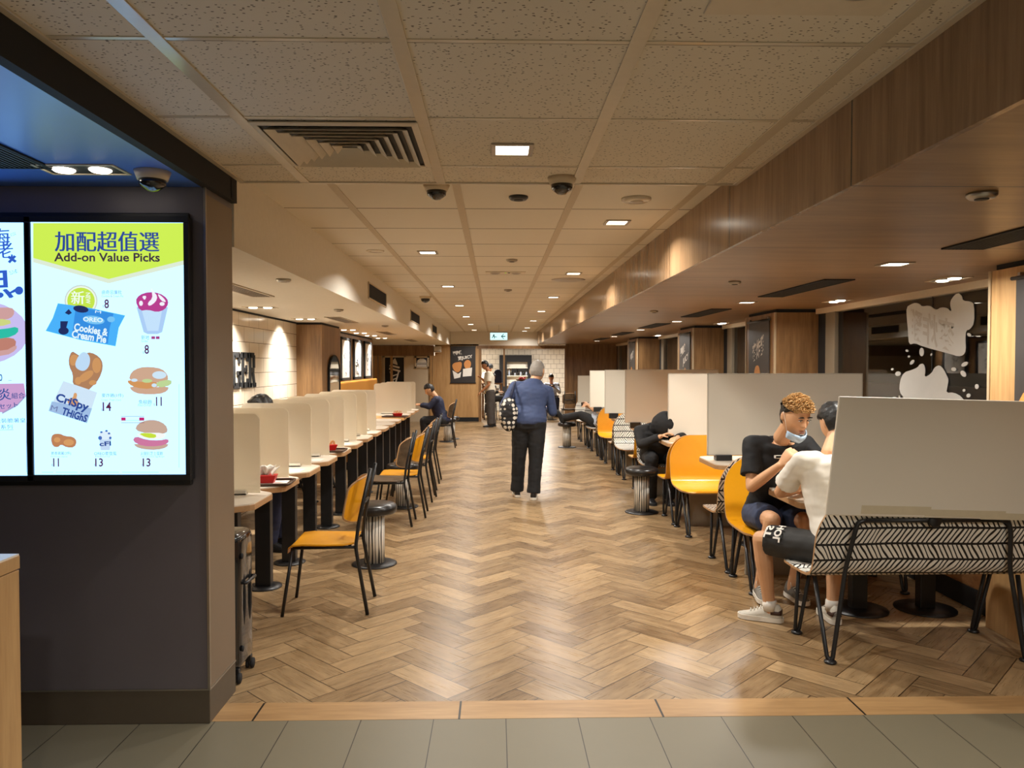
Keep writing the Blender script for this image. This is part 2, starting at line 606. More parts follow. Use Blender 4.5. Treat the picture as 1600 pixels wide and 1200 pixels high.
        if parent is not None:
            ob.parent = parent
        ob.location = o_ if parent is None else o_
        return ob


def auto_smooth(o, ang=40):
    me = o.data
    me.polygons.foreach_set('use_smooth', [True] * len(me.polygons))
    bm = bmesh.new()
    bm.from_mesh(me)
    for e in bm.edges:
        e.smooth = not (len(e.link_faces) == 2 and e.calc_face_angle(0) > radians(ang))
    bm.to_mesh(me)
    bm.free()
    return o


def tag(o, label, cat, group=None, kind=None):
    o['label'] = label
    o['category'] = cat
    if group:
        o['group'] = group
    if kind:
        o['kind'] = kind
    return o


def thing(name, label, cat, loc=(0, 0, 0), rz=0.0, group=None):
    o = bpy.data.objects.new(name, None)
    o.empty_display_size = 0.1
    C.objects.link(o)
    o.location = loc
    o.rotation_euler = (0, 0, rz)
    return tag(o, label, cat, group)


def struct(o, label=None):
    o['kind'] = 'structure'
    if label:
        o['label'] = label
    return o


def kids(o):
    return [c for c in C.objects if c.parent == o]


def dup(root, loc=None, rz=None, label=None, group=None):
    def cp(o, par):
        c = o.copy()
        C.objects.link(c)
        if par is not None:
            c.parent = par
        for k in TREE.get(o.name, []):
            n = cp(k, c)
            TREE.setdefault(c.name, []).append(n)
        return c
    if root.name not in TREE:
        fill_tree(root)
    r = cp(root, None)
    if loc is not None:
        r.location = loc
    if rz is not None:
        r.rotation_euler = (0, 0, rz)
    if label:
        r['label'] = label
    if group:
        r['group'] = group
    return r


TREE = {}


def fill_tree(o):
    TREE[o.name] = list(o.children)
    for c in o.children:
        fill_tree(c)


def text_mesh(body, height, thick=0.0, bold=0.0):
    """lettering as a mesh in the xy plane, centred on its own middle, scaled to the given height"""
    cu = bpy.data.curves.new('lettering', 'FONT')
    cu.body = body
    cu.size = 1.0
    cu.offset = bold
    cu.resolution_u = 3
    ob = bpy.data.objects.new('lettering', cu)
    C.objects.link(ob)
    dg = bpy.context.evaluated_depsgraph_get()
    me = bpy.data.meshes.new_from_object(ob.evaluated_get(dg))
    bpy.data.objects.remove(ob)
    bpy.data.curves.remove(cu)
    if not me.vertices:
        return [], [], 0
    xs = [v.co.x for v in me.vertices]
    ys = [v.co.y for v in me.vertices]
    x0, x1, y0, y1 = min(xs), max(xs), min(ys), max(ys)
    k = height / max(1e-6, (y1 - y0))
    vs = [V(((v.co.x - (x0 + x1) / 2) * k, (v.co.y - (y0 + y1) / 2) * k, 0)) for v in me.vertices]
    fs = [tuple(p.vertices) for p in me.polygons]
    w = (x1 - x0) * k
    bpy.data.meshes.remove(me)
    return vs, fs, w


def put_text(mb, body, height, mp, width=None, rot=0.0, bold=0.0, skew=0.0):
    """adds flat lettering to a collector; mp maps (x right, y up) to world; width squeezes it to a given width"""
    vs, fs, w = text_mesh(body, height, 0, bold)
    if not vs:
        return
    kx = width / w if width else 1.0
    out = []
    for p in vs:
        x, y = p.x * kx, p.y
        y += skew * x
        out.append(mp(x * cos(rot) - y * sin(rot), x * sin(rot) + y * cos(rot)))
    mb.add(out, fs)


def smoothpoly(pts, it=2):
    for _ in range(it):
        q = []
        for i in range(len(pts)):
            a, b = pts[i], pts[(i + 1) % len(pts)]
            q.append((a[0] * 0.75 + b[0] * 0.25, a[1] * 0.75 + b[1] * 0.25))
            q.append((a[0] * 0.25 + b[0] * 0.75, a[1] * 0.25 + b[1] * 0.75))
        pts = q
    return pts


def fillet(pts, r, n=5):
    """3-D polyline with its inner corners rounded"""
    pts = [V(p) for p in pts]
    out = [pts[0]]
    for i in range(1, len(pts) - 1):
        a, b, c = pts[i - 1], pts[i], pts[i + 1]
        d1, d2 = (a - b), (c - b)
        q = min(r, d1.length * 0.45, d2.length * 0.45)
        p0, p2 = b + d1.normalized() * q, b + d2.normalized() * q
        for k in range(n + 1):
            t = k / n
            out.append(p0 * (1 - t) ** 2 + b * 2 * t * (1 - t) + p2 * t * t)
    out.append(pts[-1])
    return out


# ------------------------------------------------------------------ the setting
Z_NEAR, Z_FAR, Z_SOF, Z_LEFT, Z_BLUE = 2.5, 2.555, 2.205, 2.18, 2.385
X_BULK, X_BULK_L, X_WALL_L, Y_STEP, Y_BACK = 1.2, -1.28, -2.68, 3.81, 21.9
Y_FLOOR = 3.63


def sbox(name, a, b, mat, bevel=0.0, parent=None):
    m = MB()
    m.span(a, b)
    return struct(m.build(name, mat, parent, bevel=bevel))


floor = sbox('floor', (-5.2, Y_FLOOR, -0.06), (3.7, 28, 0), M['floor'])
sbox('floor_border', (-1.30, 3.445, -0.06), (3.7, Y_FLOOR, 0.0), M['border_wood'])
sbox('floor_tiles', (-4.5, -2.5, -0.06), (3.7, 3.445, -0.001), M['grey_tile'])
sbox('floor_side', (-5.2, 3.445, -0.06), (-1.30, Y_FLOOR, -0.0005), M['floor'])

# ceilings: near tiles sit a little lower than the long ones beyond the step
sbox('ceiling', (-1.25, -2.5, Z_NEAR), (X_BULK, Y_STEP, Z_NEAR + 0.05), M['ceil_near'])
sbox('ceiling_far', (X_BULK_L, Y_STEP, Z_FAR), (X_BULK, Y_BACK, Z_FAR + 0.05), M['ceil_far'])
m = MB()
for k in range(-1, 3):
    x = -0.267 + 0.664 * k
    m.span((x - 0.023, -2.4, Z_NEAR - 0.006), (x + 0.023, Y_STEP, Z_NEAR))
for k in range(-4, 3):
    m.span((-1.25, 2.163 + 0.671 * k - 0.020, Z_NEAR - 0.003), (X_BULK, 2.163 + 0.671 * k - 0.001, Z_NEAR))
m.span((-1.25, -2.4, Z_NEAR - 0.008), (-1.225, Y_STEP, Z_NEAR))
m.span((X_BULK - 0.025, -2.4, Z_NEAR - 0.008), (X_BULK, Y_STEP, Z_NEAR))
m.span((-1.25, Y_STEP - 0.012, Z_NEAR - 0.008), (X_BULK, Y_STEP + 0.004, Z_NEAR + 0.06))
struct(m.build('ceiling_grid', M['tbar'], bevel=0.001))
m = MB()
for x in (-0.863, -0.206, 0.443, 1.098):
    m.span((x - 0.022, Y_STEP, Z_FAR - 0.004), (x + 0.022, Y_BACK, Z_FAR))
struct(m.build('ceiling_grid_far', M['tbar_far'], bevel=0.001))

# the wood bulkhead and soffit along the right
sbox('trim_1', (X_BULK, -2.5, Z_SOF), (X_BULK + 0.02, Y_BACK, Z_FAR + 0.02), M['bulkhead_wood'])
sbox('ceiling_soffit', (X_BULK + 0.02, -2.5, Z_SOF), (3.62, Y_BACK, Z_SOF + 0.03), M['soffit_wood'])
# the white bulkhead and low ceiling along the left
sbox('trim_2', (X_BULK_L - 0.03, Y_STEP, Z_LEFT), (X_BULK_L, Y_BACK, Z_FAR + 0.02), M['white_paint'])
sbox('ceiling_left', (-5.2, 3.76, Z_LEFT), (X_BULK_L - 0.03, Y_BACK, Z_LEFT + 0.04), M['white_paint'])

# left wall: tiles, a wood pier, then the poster wall
sbox('wall_left', (X_WALL_L - 0.12, 3.76, 0), (X_WALL_L, 10.42, Z_LEFT), M['tile_wall'])
sbox('trim_3', (X_WALL_L - 0.001, 3.8, Z_LEFT - 0.02), (X_WALL_L + 0.012, 10.40, Z_LEFT - 0.001), M['black_matt'])
sbox('wall_left_pier', (X_WALL_L - 0.12, 10.42, 0), (-2.335, 11.65, Z_LEFT - 0.03), M['column_wood'], 0.004)
sbox('trim_4', (X_WALL_L - 0.1, 10.44, Z_LEFT - 0.032), (-2.35, 11.64, Z_LEFT), M['black_matt'])
sbox('wall_left_far', (X_WALL_L - 0.12, 11.65, 0), (-2.645, 16.65, Z_LEFT - 0.03), M['column_wood'])
sbox('trim_5', (X_WALL_L - 0.12, 11.65, Z_LEFT - 0.03), (-2.66, 16.64, Z_LEFT), M['black_matt'])
sbox('wall_left_recess', (-5.2, 16.5, 0), (X_WALL_L - 0.12, 16.62, Z_LEFT), M['column_wood'])
sbox('wall_left_end', (-5.3, 16.5, 0), (-5.2, 28, Z_FAR), M['white_paint'])

# back wall with its opening
sbox('wall_back', (-1.72, Y_BACK, 0.12), (-0.475, Y_BACK + 0.15, Z_SOF), M['light_wood'])
sbox('baseboard_back', (-1.72, Y_BACK - 0.004, 0), (-0.475, Y_BACK + 0.15, 0.12), M['black_matt'])
sbox('wall_back_alcove', (-5.2, Y_BACK, 0), (-1.72, Y_BACK + 0.15, 1.873), M['white_trim'])
sbox('wall_back_lintel', (-5.2, Y_BACK - 0.06, 1.873), (-1.75, Y_BACK + 0.15, Z_SOF - 0.035), M['column_wood'])
sbox('wall_back_right', (2.01, Y_BACK, 0), (3.7, Y_BACK + 0.15, Z_SOF), M['column_wood'])
sbox('wall_back_header', (-0.52, Y_BACK - 0.01, 2.075), (2.05, Y_BACK + 0.15, Z_SOF - 0.04), M['column_wood'])
sbox('wall_back_bulkhead', (X_BULK_L, Y_BACK, Z_SOF - 0.04), (X_BULK + 0.02, Y_BACK + 0.15, Z_FAR + 0.02), M['white_paint'])
sbox('trim_6', (-0.475, Y_BACK - 0.02, 0), (-0.395, Y_BACK + 0.15, 2.075), M['column_wood'])
sbox('trim_7', (1.985, Y_BACK - 0.02, 0), (2.06, Y_BACK + 0.15, 2.075), M['column_wood'])
sbox('trim_8', (0.225, Y_BACK + 0.02, 1.0), (0.275, Y_BACK + 0.10, 2.075), M['column_wood'])
m = MB()
for x0 in (-3.42, -3.30, -2.98, -1.86, -1.78):
    m.span((x0, Y_BACK - 0.05, 0), (x0 + 0.07, Y_BACK, 1.873))
struct(m.build('trim_9', M['light_wood'], bevel=0.003))
# the room behind the opening
sbox('wall_far', (-2.0, 27.0, 0), (4.5, 27.12, 2.6), M['back_tile'])
sbox('ceiling_back_room', (-2.0, Y_BACK + 0.15, 2.5), (4.5, 27.1, 2.55), M['white_paint'])
sbox('wall_back_room_left', (-2.0, Y_BACK + 0.15, 0), (-1.9, 27, 2.5), M['white_paint'])
sbox('wall_back_room_right', (3.7, Y_BACK, 0), (3.8, 27, 2.5), M['column_wood'])
sbox('trim_10', (-1.9, 26.90, 2.20), (3.7, 27.0, 2.24), M['black_matt'])

# right side: low wall, columns, windows onto a dark corridor
sbox('wall_right', (3.13, -2.5, 0.14), (3.5, Y_BACK, 0.80), M['low_wall_wood'], 0.003)
sbox('baseboard_right', (3.125, -2.5, 0), (3.5, Y_BACK, 0.14), M['black_matt'])
cols = [(3.3, 4.604), (8.192, 9.139), (11.605, 12.543), (16.175, 17.351)]
for i, (a, b) in enumerate(cols):
    sbox('wall_right_column' if i == 0 else 'wall_right_column.%03d' % i, (3.0, a, 0.0), (3.62, b, Z_SOF - 0.035), M['light_wood'] if i == 0 else M['column_wood'], 0.003)
    sbox('trim_%d' % (11 + i), (3.03, a + 0.01, Z_SOF - 0.036), (3.62, b - 0.01, Z_SOF), M['black_matt'])
    m = MB()
    m.span((2.992, a - 0.008, 0.8), (3.012, a + 0.014, Z_SOF - 0.036))
    m.span((2.992, b - 0.014, 0.8), (3.012, b + 0.008, Z_SOF - 0.036))
    struct(m.build('trim_%d' % (15 + i), M['column_edge']))
gaps = [(4.604, 8.192), (9.139, 11.605), (12.543, 16.175), (17.351, Y_BACK)]
for i, (a, b) in enumerate(gaps):
    w = MB()
    w.span((3.50, a, 0.80), (3.512, b, 2.15))
    wd = struct(w.build('window_%d' % (i + 1), M['glass']))
    m = MB()
    m.span((3.44, a, 2.15), (3.56, b, Z_SOF))
    struct(m.build('window_%d_head' % (i + 1), M['white_trim'], wd))
    m = MB()
    m.span((3.46, b - 0.42, 0.8), (3.56, b - 0.20, 2.15))
    m.span((3.46, a, 0.8), (3.56, a + 0.05, 2.15))
    struct(m.build('window_%d_jamb' % (i + 1), M['jamb_grey'], wd, bevel=0.004))
    m = MB()
    m.span((3.47, b - 0.20, 0.8), (3.55, b, 2.15))
    m.span((3.4975, (a + b) / 2 - 0.32, 0.80), (3.4995, (a + b) / 2 - 0.308, 2.15))
    struct(m.build('window_%d_mullion' % (i + 1), M['black_matt'], wd))
sbox('wall_outside', (6.2, 2, -0.05), (6.3, 28, 3), M['outside'])
sbox('wall_outside_band', (6.05, 2, 0.95), (6.2, 28, 1.32), M['outside_brown'])
sbox('wall_outside_panel', (4.6, 4.2, 0.0), (4.7, 6.35, 1.27), M['outside_grey'])
sbox('floor_outside', (3.62, 2, -0.06), (6.3, 28, -0.01), M['outside'])
sbox('ceiling_outside', (3.62, 2, 2.6), (6.3, 28, 2.65), M['outside'])

# the menu wall, its dark lower ceiling and the black fascia beam
PX0, PX1, PY0, PY1 = -3.6, -1.277, 3.426, 3.764
sbox('wall_menu', (PX0, PY0, 0.155), (PX1, PY1, Z_BLUE), M['dark_panel'], 0.002)
sbox('baseboard_menu', (PX0, PY0 - 0.001, 0), (PX1 + 0.001, PY1 + 0.001, 0.15), M['dark_plinth'], 0.002)
sbox('trim_20', (PX0, PY0 - 0.004, 0.149), (PX1 + 0.004, PY1 + 0.002, 0.156), M['steel'])
sbox('trim_21', (PX1 - 0.006, PY0 - 0.005, 0.156), (PX1 + 0.004, PY0 + 0.006, Z_BLUE), M['steel'])
sbox('wall_menu_return', (PX1 - 0.001, PY0 + 0.008, 0.157), (PX1 + 0.001, PY1 + 0.002, Z_BLUE - 0.03), M['bronze_panel'])
sbox('ceiling_low', (-4.5, -2.5, Z_BLUE), (-1.27, 3.68, Z_BLUE + 0.03), M['blue_glow_ceiling'])
sbox('trim_22', (-1.29, -2.5, Z_BLUE - 0.002), (-1.25, 3.69, Z_NEAR + 0.05), M['black_matt'])
sbox('trim_23', (-3.6, 3.68, Z_BLUE - 0.002), (-1.25, 3.765, Z_NEAR + 0.09), M['black_matt'])
# the hall behind the viewer, closed so that light behaves
sbox('wall_front', (-4.5, -2.6, 0), (3.7, -2.5, 2.6), M['white_paint'])
sbox('wall_front_left', (-4.6, -2.5, 0), (-4.5, 3.5, 2.6), M['dark_panel'])

# ------------------------------------------------------------------ lamps
def area(parent, z, size, power, col, spread=125, shape='SQUARE'):
    d = bpy.data.lights.new('lamp_light', 'AREA')
    d.shape = shape
    d.size = size
    d.energy = power
    d.color = col[:3]
    d.spread = radians(spread)
    o = bpy.data.objects.new('lamp_light', d)
    C.objects.link(o)
    o.parent = parent
    o.location = (0, 0, z)
    return o


def downlight(x, y, z, power, label, group, size=0.165, col=WARM, spread=150):
    t = thing('square_downlight', label, 'ceiling light', (x, y, z), 0, group)
    m = MB()
    s, q = size / 2, size / 2 - 0.02
    for a, b in (((-s, -s), (s, -q)), ((-s, q), (s, s)), ((-s, -q), (-q, q)), ((q, -q), (s, q))):
        m.span((a[0], a[1], -0.008), (b[0], b[1], 0.0))
    m.build('lamp_trim', M['lamp_trim'], t, bevel=0.002)
    m = MB()
    m.span((-q, -q, -0.005), (q, q, -0.001))
    m.build('diffuser', M['lamp_on'], t)
    area(t, -0.012, 0.12, power, col, spread)
    return t


ORD = ['first', 'second', 'third', 'fourth', 'fifth', 'sixth', 'seventh', 'eighth', 'ninth', 'tenth', 'eleventh', 'twelfth', 'thirteenth', 'fourteenth', 'fifteenth', 'sixteenth']
downlight(0.07, 3.218, Z_NEAR, P_CEIL * 0.75, 'largest square downlight, alone in the speckled ceiling beside the vent', 'ceiling downlights', 0.175)
for i, y in enumerate((5.126, 7.97, 10.73, 13.5, 16.39, 19.44, 21.3)):
    downlight(0.81, y, Z_FAR, P_CEIL if y < 21 else P_CEIL * 0.4, '%s lit square downlight, counted from the viewer, in the ceiling row beside the wood bulkhead' % ORD[i], 'ceiling downlights')
for i, y in enumerate((6.515, 9.285, 12.237, 15.03, 17.82, 20.7)):
    downlight(-0.57, y, Z_FAR, P_CEIL, '%s lit square downlight, counted from the viewer, in the ceiling row nearer the white bulkhead' % ORD[i], 'ceiling downlights')
for i, (x, y) in enumerate(((2.375, 4.533), (2.402, 7.302), (2.48, 10.46), (2.453, 12.936), (2.474, 15.93), (2.499, 18.833))):
    downlight(x, y, Z_SOF, P_SOFFIT, '%s lit square downlight, counted from the viewer, in the low wood soffit over the benches' % ORD[i], 'soffit downlights', 0.165, WARM, 168)


def twin_spot(x, y, z, power, label, group, rz=0.0, col=WARM, spread=100, tilt=0.0):
    t = thing('twin_spotlight', label, 'spotlight', (x, y, z), rz, group)
    m = MB()
    for a, b in (((-0.16, -0.08), (0.16, -0.068)), ((-0.16, 0.068), (0.16, 0.08)), ((-0.16, -0.068), (-0.148, 0.068)), ((0.148, -0.068), (0.16, 0.068))):
        m.span((a[0], a[1], -0.006), (b[0], b[1], 0.0))
    m.build('lamp_trim', M['white_trim'], t, bevel=0.002)
    m = MB()
    m.span((-0.148, -0.068, -0.002), (0.148, 0.068, -0.001))
    m.build('housing', M['black_matt'], t)
    for sx in (-0.072, 0.072):
        m = MB()
        m.lathe((sx, 0, -0.012), [(0.0, 0.0), (0.034, 0.0), (0.042, 0.006), (0.042, 0.010)], 20)
        m.build('bulb', M['lamp_on'], t, True)
        if power:
            d = bpy.data.lights.new('spot_light', 'SPOT')
            d.energy = power
            d.color = col
            d.spot_size = radians(spread)
            d.spot_blend = 1.0
            d.shadow_soft_size = 0.04
            o = bpy.data.objects.new('spot_light', d)
            C.objects.link(o)
            o.parent = t
            o.location = (sx, 0, -0.02)
            o.rotation_euler = (0, tilt, 0)
    return t


for i, (x, y) in enumerate(((-2.34, 5.75), (-2.34, 7.719), (-2.36, 9.608), (-2.38, 12.505), (-2.40, 13.725), (-2.40, 14.887), (-2.40, 16.265))):
    twin_spot(x, y, Z_LEFT, P_LEFT * (0.4 if y > 12 else 1.0), '%s twin spotlight, counted from the viewer, along the left wall in the white low ceiling' % ORD[i], 'left wall spotlights', 0, NEUTRAL, 125, 0.26)
for i, (x, y) in enumerate(((3.173, 5.328), (3.2, 7.14), (3.246, 10.953), (3.27, 15.403))):
    twin_spot(x, y, Z_SOF, 5, '%s slim twin spotlight, counted from the viewer, by the window edge of the wood soffit' % ORD[i], 'window spotlights', pi / 2)
twin_spot(-1.651, 3.126, Z_BLUE, 3, 'bright twin spotlight in the dark blue ceiling above the menu screens', None, 0, NEUTRAL)
# unseen downlights added to brighten the near end, set behind and beside the viewer
for i, (x, y) in enumerate(((-0.6, 0.4), (0.75, 0.4), (-0.6, -1.4), (0.75, -1.4))):
    downlight(x, y, Z_NEAR, P_CEIL * 0.55, 'added unseen square downlight of the ordering hall behind the viewer', 'added hall downlights', 0.175)
for i, y in enumerate((1.7, -1.1)):  # soffit row carried on out of view, added to light the near bench
    downlight(2.375, y, Z_SOF, P_SOFFIT, 'added unseen square downlight in the wood soffit behind the viewer', 'added hall downlights')
# unseen lamps added to light the room behind the opening
for i, x in enumerate((-0.6, 1.6)):
    downlight(x, 24.6, 2.5, P_BACK, 'added unseen square downlight over the %s half of the far kitchen room' % ('left', 'right')[i], 'added kitchen downlights', 0.4, NEUTRAL, 170)


def puck(x, y, z, r, label, cat, name, mat, h=0.02, group=None, inner=None):
    t = thing(name, label, cat, (x, y, z), 0, group)
    m = MB()
    m.lathe((0, 0, -h), [(0, 0), (r * 0.8, 0), (r, h * 0.5), (r, h)], 24)
    m.build('cover', mat, t, True)
    m = MB()
    m.lathe((0, 0, -h - 0.003), [(0, 0), (r * 0.45, 0), (r * 0.5, 0.004)], 20)
    m.build('lens', inner or M['vent_dark'], t, True)
    return t


puck(0.131, 4.365, Z_FAR, 0.055, 'small black round ceiling fitting between the two dome cameras', 'sensor', 'ceiling_sensor', M['black_plastic'])
puck(0.806, 4.4, Z_FAR, 0.085, 'pale round smoke detector right of the dome camera with white base', 'smoke detector', 'smoke_detector', M['tbar'], 0.02, None, M['lamp_trim'])
puck(-1.0, 6.45, Z_FAR, 0.075, 'beige round cover plate on the ceiling near the white bulkhead', 'cover plate', 'ceiling_plate', M['tbar'], 0.008, None, M['tbar'])
puck(0.15, 6.95, Z_FAR, 0.05, 'small dark ring in the middle of the ceiling before the emergency light plate', 'sensor', 'ceiling_sensor', M['lamp_trim'])
puck(0.813, 8.565, Z_FAR, 0.19, 'large flat brown round ceiling speaker beside the second right downlight', 'speaker', 'ceiling_speaker', M['lamp_trim'], 0.006, None, M['lamp_trim'])
puck(0.16, 9.7, Z_FAR, 0.05, 'small dark ring in the ceiling just beyond the emergency light plate', 'sensor', 'ceiling_sensor', M['lamp_trim'])
puck(1.71, 2.679, Z_SOF, 0.05, 'chrome round fitting nearest the viewer in the wood soffit', 'sensor', 'soffit_sensor', M['steel'])
puck(1.728, 5.524, Z_SOF, 0.045, 'second small round sprinkler plate in the wood soffit', 'sprinkler', 'soffit_sprinkler', M['lamp_trim'])
puck(1.76, 8.5, Z_SOF, 0.045, 'third small round sprinkler plate in the wood soffit, farther along', 'sprinkler', 'soffit_sprinkler', M['lamp_trim'])
puck(-1.422, 5.205, Z_LEFT, 0.05, 'round chrome fitting in the white low ceiling nearest the pillar', 'sensor', 'ceiling_sensor', M['steel'], 0.02, None, M['lamp_off'])
puck(-1.62, 8.0, Z_LEFT, 0.05, 'round plate in the white low ceiling below the first bulkhead grille', 'sprinkler', 'ceiling_sprinkler', M['lamp_trim'])
puck(-1.6, 11.2, Z_LEFT, 0.05, 'round plate in the white low ceiling below the second bulkhead grille', 'sprinkler', 'ceiling_sprinkler', M['lamp_trim'])


def dome(x, y, z, label, r=0.062, base=0.035):
    t = thing('dome_camera', label, 'security camera', (x, y, z), 0, 'dome cameras')
    m = MB()
    m.lathe((0, 0, -base), [(r * 1.0, 0), (r * 1.08, base * 0.4), (r * 1.22, base)], 28)
    m.build('mount_ring', M['white_trim'], t, True)
    m = MB()
    m.lathe((0, 0, -base - r * 0.82), [(0.0, 0.0), (r * 0.35, 0.004), (r * 0.66, 0.017), (r * 0.86, r * 0.45), (r * 0.92, r * 0.84)], 28)
    m.build('dome', M['suitcase'], t, True)
    return t


dome(-1.388, 3.161, Z_BLUE, 'black dome camera with white ring under the dark blue ceiling', 0.058)
dome(0.32, 3.70, Z_NEAR, 'dome camera with cream base beside the black ceiling sensor', 0.058)
dome(-0.312, 4.111, Z_FAR, 'half-hidden black dome camera just beyond the ceiling step', 0.058, 0.03)
dome(-0.97, 10.7, Z_FAR, 'distant black dome camera beside the white bulkhead grilles', 0.07, 0.03)

# the square louvred diffuser
t = thing('air_diffuser', 'large square cream air diffuser with nested louvres in the near ceiling', 'air vent', (-0.596, 3.165, Z_NEAR))
m = MB()
m.span((-0.30, -0.30, -0.0045), (0.30, 0.30, -0.001))
m.build('back_plate', M['vent_dark'], t)


def ring4(m, s0, z0, s1, z1, th=0.004):
    for q in range(4):
        R = Matrix.Rotation(q * pi / 2, 3, 'Z')
        vs = [R @ V(p) for p in ((-s0, -s0, z0), (s0, -s0, z0), (s1, -s1, z1), (-s1, -s1, z1), (-s0, -s0, z0 + th), (s0, -s0, z0 + th), (s1, -s1, z1 + th), (-s1, -s1, z1 + th))]
        m.add(vs, [(0, 1, 2, 3), (7, 6, 5, 4), (0, 4, 5, 1), (1, 5, 6, 2), (2, 6, 7, 3), (3, 7, 4, 0)])


m = MB()
for s in (0.30,):
    ring4(m, 0.31, -0.010, 0.285, -0.014)
m.build('frame', M['vent_white'], t)
for k in range(6):
    s = 0.255 - 0.042 * k
    m = MB()
    ring4(m, s + 0.012, -0.024, s - 0.014, -0.006, 0.0025)
    m.build('louvre', M['vent_white'], t)


def slot_vent(x0, x1, y0, y1, z, label, mat, group, slatm):
    t = thing('linear_vent', label, 'air vent', ((x0 + x1) / 2, (y0 + y1) / 2, z), 0, group)
    a, b = (x1 - x0) / 2, (y1 - y0) / 2
    m = MB()
    m.span((-a, -b, -0.003), (a, b, -0.0005))
    m.build('grille_back', M['vent_dark'], t)
    m = MB()
    for p, q in (((-a, -b), (a, -b + 0.012)), ((-a, b - 0.012), (a, b)), ((-a, -b), (-a + 0.012, b)), ((a - 0.012, -b), (a, b))):
        m.span((p[0], p[1], -0.008), (q[0], q[1], 0))
    m.build('frame', mat, t)
    m = MB()
    n = int((x1 - x0) / 0.022)
    for k in range(n):
        x = -a + 0.012 + (2 * a - 0.024) * (k + 0.5) / n
        m.span((x - 0.003, -b, -0.007), (x + 0.003, b, -0.003))
    m.build('slats', slatm, t)
    return t


for i, (a, b) in enumerate(((2.45, 3.93), (5.34, 6.70), (8.15, 9.50), (11.0, 12.35), (13.9, 15.2), (16.8, 18.1))):
    slot_vent(2.30, 2.52, a, b, Z_SOF, '%s long dark slot vent, counted from the viewer, set in the wood soffit' % ORD[i], M['black_matt'], 'soffit vents', M['vent_dark'])
for i, (a, b) in enumerate(((5.0, 6.5), (9.22, 10.45), (13.2, 14.55), (17.2, 18.5))):
    slot_vent(-2.04, -1.85, a, b, Z_LEFT, '%s long pale slot vent, counted from the viewer, in the white low ceiling' % ORD[i], M['vent_white'], 'left ceiling vents', M['lamp_trim'])
t = slot_vent(-1.97, -1.75, 2.55, 3.10, Z_BLUE, 'dark grille at the edge of the blue ceiling beside the twin spotlight', M['black_matt'], None, M['vent_dark'])
for i, (a, b) in enumerate(((7.764, 9.02), (11.61, 12.96), (15.58, 16.76))):
    t = thing('bulkhead_grille', ('nearest', 'middle', 'farthest')[i] + ' black louvred grille set in the face of the white bulkhead', 'air vent', (X_BULK_L, (a + b) / 2, 2.358), 0, 'bulkhead grilles')
    h = (b - a) / 2
    m = MB()
    m.span((0.0005, -h, -0.078), (0.003, h, 0.078))
    m.build('grille_back', M['vent_dark'], t)
    m = MB()
    for p, q in (((-h, -0.085), (h, -0.072)), ((-h, 0.072), (h, 0.085)), ((-h, -0.085), (-h + 0.015, 0.085)), ((h - 0.015, -0.085), (h, 0.085))):
        m.span((0, p[0], p[1]), (0.012, q[0], q[1]))
    m.build('frame', M['white_trim'], t)
    m = MB()
    for k in range(9):
        m.box((0.008, 0, -0.064 + 0.016 * k), (0.012, 2 * h - 0.03, 0.003), Matrix.Rotation(0.6, 3, 'Y'))
    m.build('slats', M['vent_dark'], t)

for (x0, x1, y0, y1, z, lab) in ((0.53, 0.99, 1.70, 1.97, Z_NEAR, 'white twin emergency light plate at the top edge of the near ceiling'), (-0.10, 0.31, 7.83, 8.03, Z_FAR, 'white twin emergency light plate in the middle of the far ceiling')):
    t = thing('emergency_light', lab, 'emergency light', ((x0 + x1) / 2, (y0 + y1) / 2, z), 0, 'emergency lights')
    a, b = (x1 - x0) / 2, (y1 - y0) / 2
    m = MB()
    m.span((-a, -b, -0.006), (a, b, 0))
    m.build('plate', M['vent_white'], t, bevel=0.003)
    for sx in (-1, 1):
        m = MB()
        m.lathe((sx * a * 0.52, 0, -0.02), [(0, 0), (0.030, 0.003), (0.05, 0.012), (0.055, 0.014)], 20)
        m.build('lamp_head', M['lamp_trim'], t, True)
    m = MB()
    m.lathe((0.0, -b * 0.4, -0.012), [(0, 0), (0.006, 0.001), (0.007, 0.006)], 10)
    m.build('indicator', emit('green_led', (0.5, 1.0, 0.1, 1), 1.0), t)
    m = MB()
    m.lathe((0.035, -b * 0.4, -0.012), [(0, 0), (0.012, 0.001), (0.014, 0.006)], 12)
    m.build('button', M['black_plastic'], t)

# exit sign
t = thing('exit_sign', 'lit white running-man sign with an arrow, hanging over the aisle', 'sign', (0.08, 18.0, 2.28))
m = MB()
m.span((-0.20, 0.0, -0.085), (0.20, 0.03, 0.085))
m.build('sign_face', emit('exit_white', (0.62, 1.0, 0.98, 1), 1.25), t, bevel=0.003)
m = MB()
m.span((-0.205, 0.0, 0.085), (0.205, 0.035, 0.115))
m.span((-0.004, 0.012, 0.115), (0.004, 0.02, Z_FAR - 2.28))
m.build('sign_hanger', M['steel'], t)
m = MB()
mp = lambda x, y, d: V((x, -0.001 - d, y))
m.prism([(-0.135, 0.03), (-0.115, 0.055), (-0.095, 0.03), (-0.105, 0.01), (-0.085, -0.02), (-0.10, -0.055), (-0.112, -0.05), (-0.105, -0.02), (-0.125, -0.005), (-0.15, -0.045), (-0.165, -0.035), (-0.14, 0.0)], mp, 0, 0.001)
m.prism([(-0.095, 0.005), (-0.04, -0.01), (-0.04, -0.022), (-0.095, -0.012)], mp, 0, 0.001)
m.prism([(0.05, 0.0), (0.11, 0.06), (0.13, 0.06), (0.085, 0.012), (0.155, 0.012), (0.155, -0.012), (0.085, -0.012), (0.13, -0.06), (0.11, -0.06)], mp, 0, 0.001)
m.build('pictogram', emit('exit_green', (0.02, 0.10, 0.10, 1), 0.6), t)


# ------------------------------------------------------------------ menu screens
YS = PY0 - 0.055


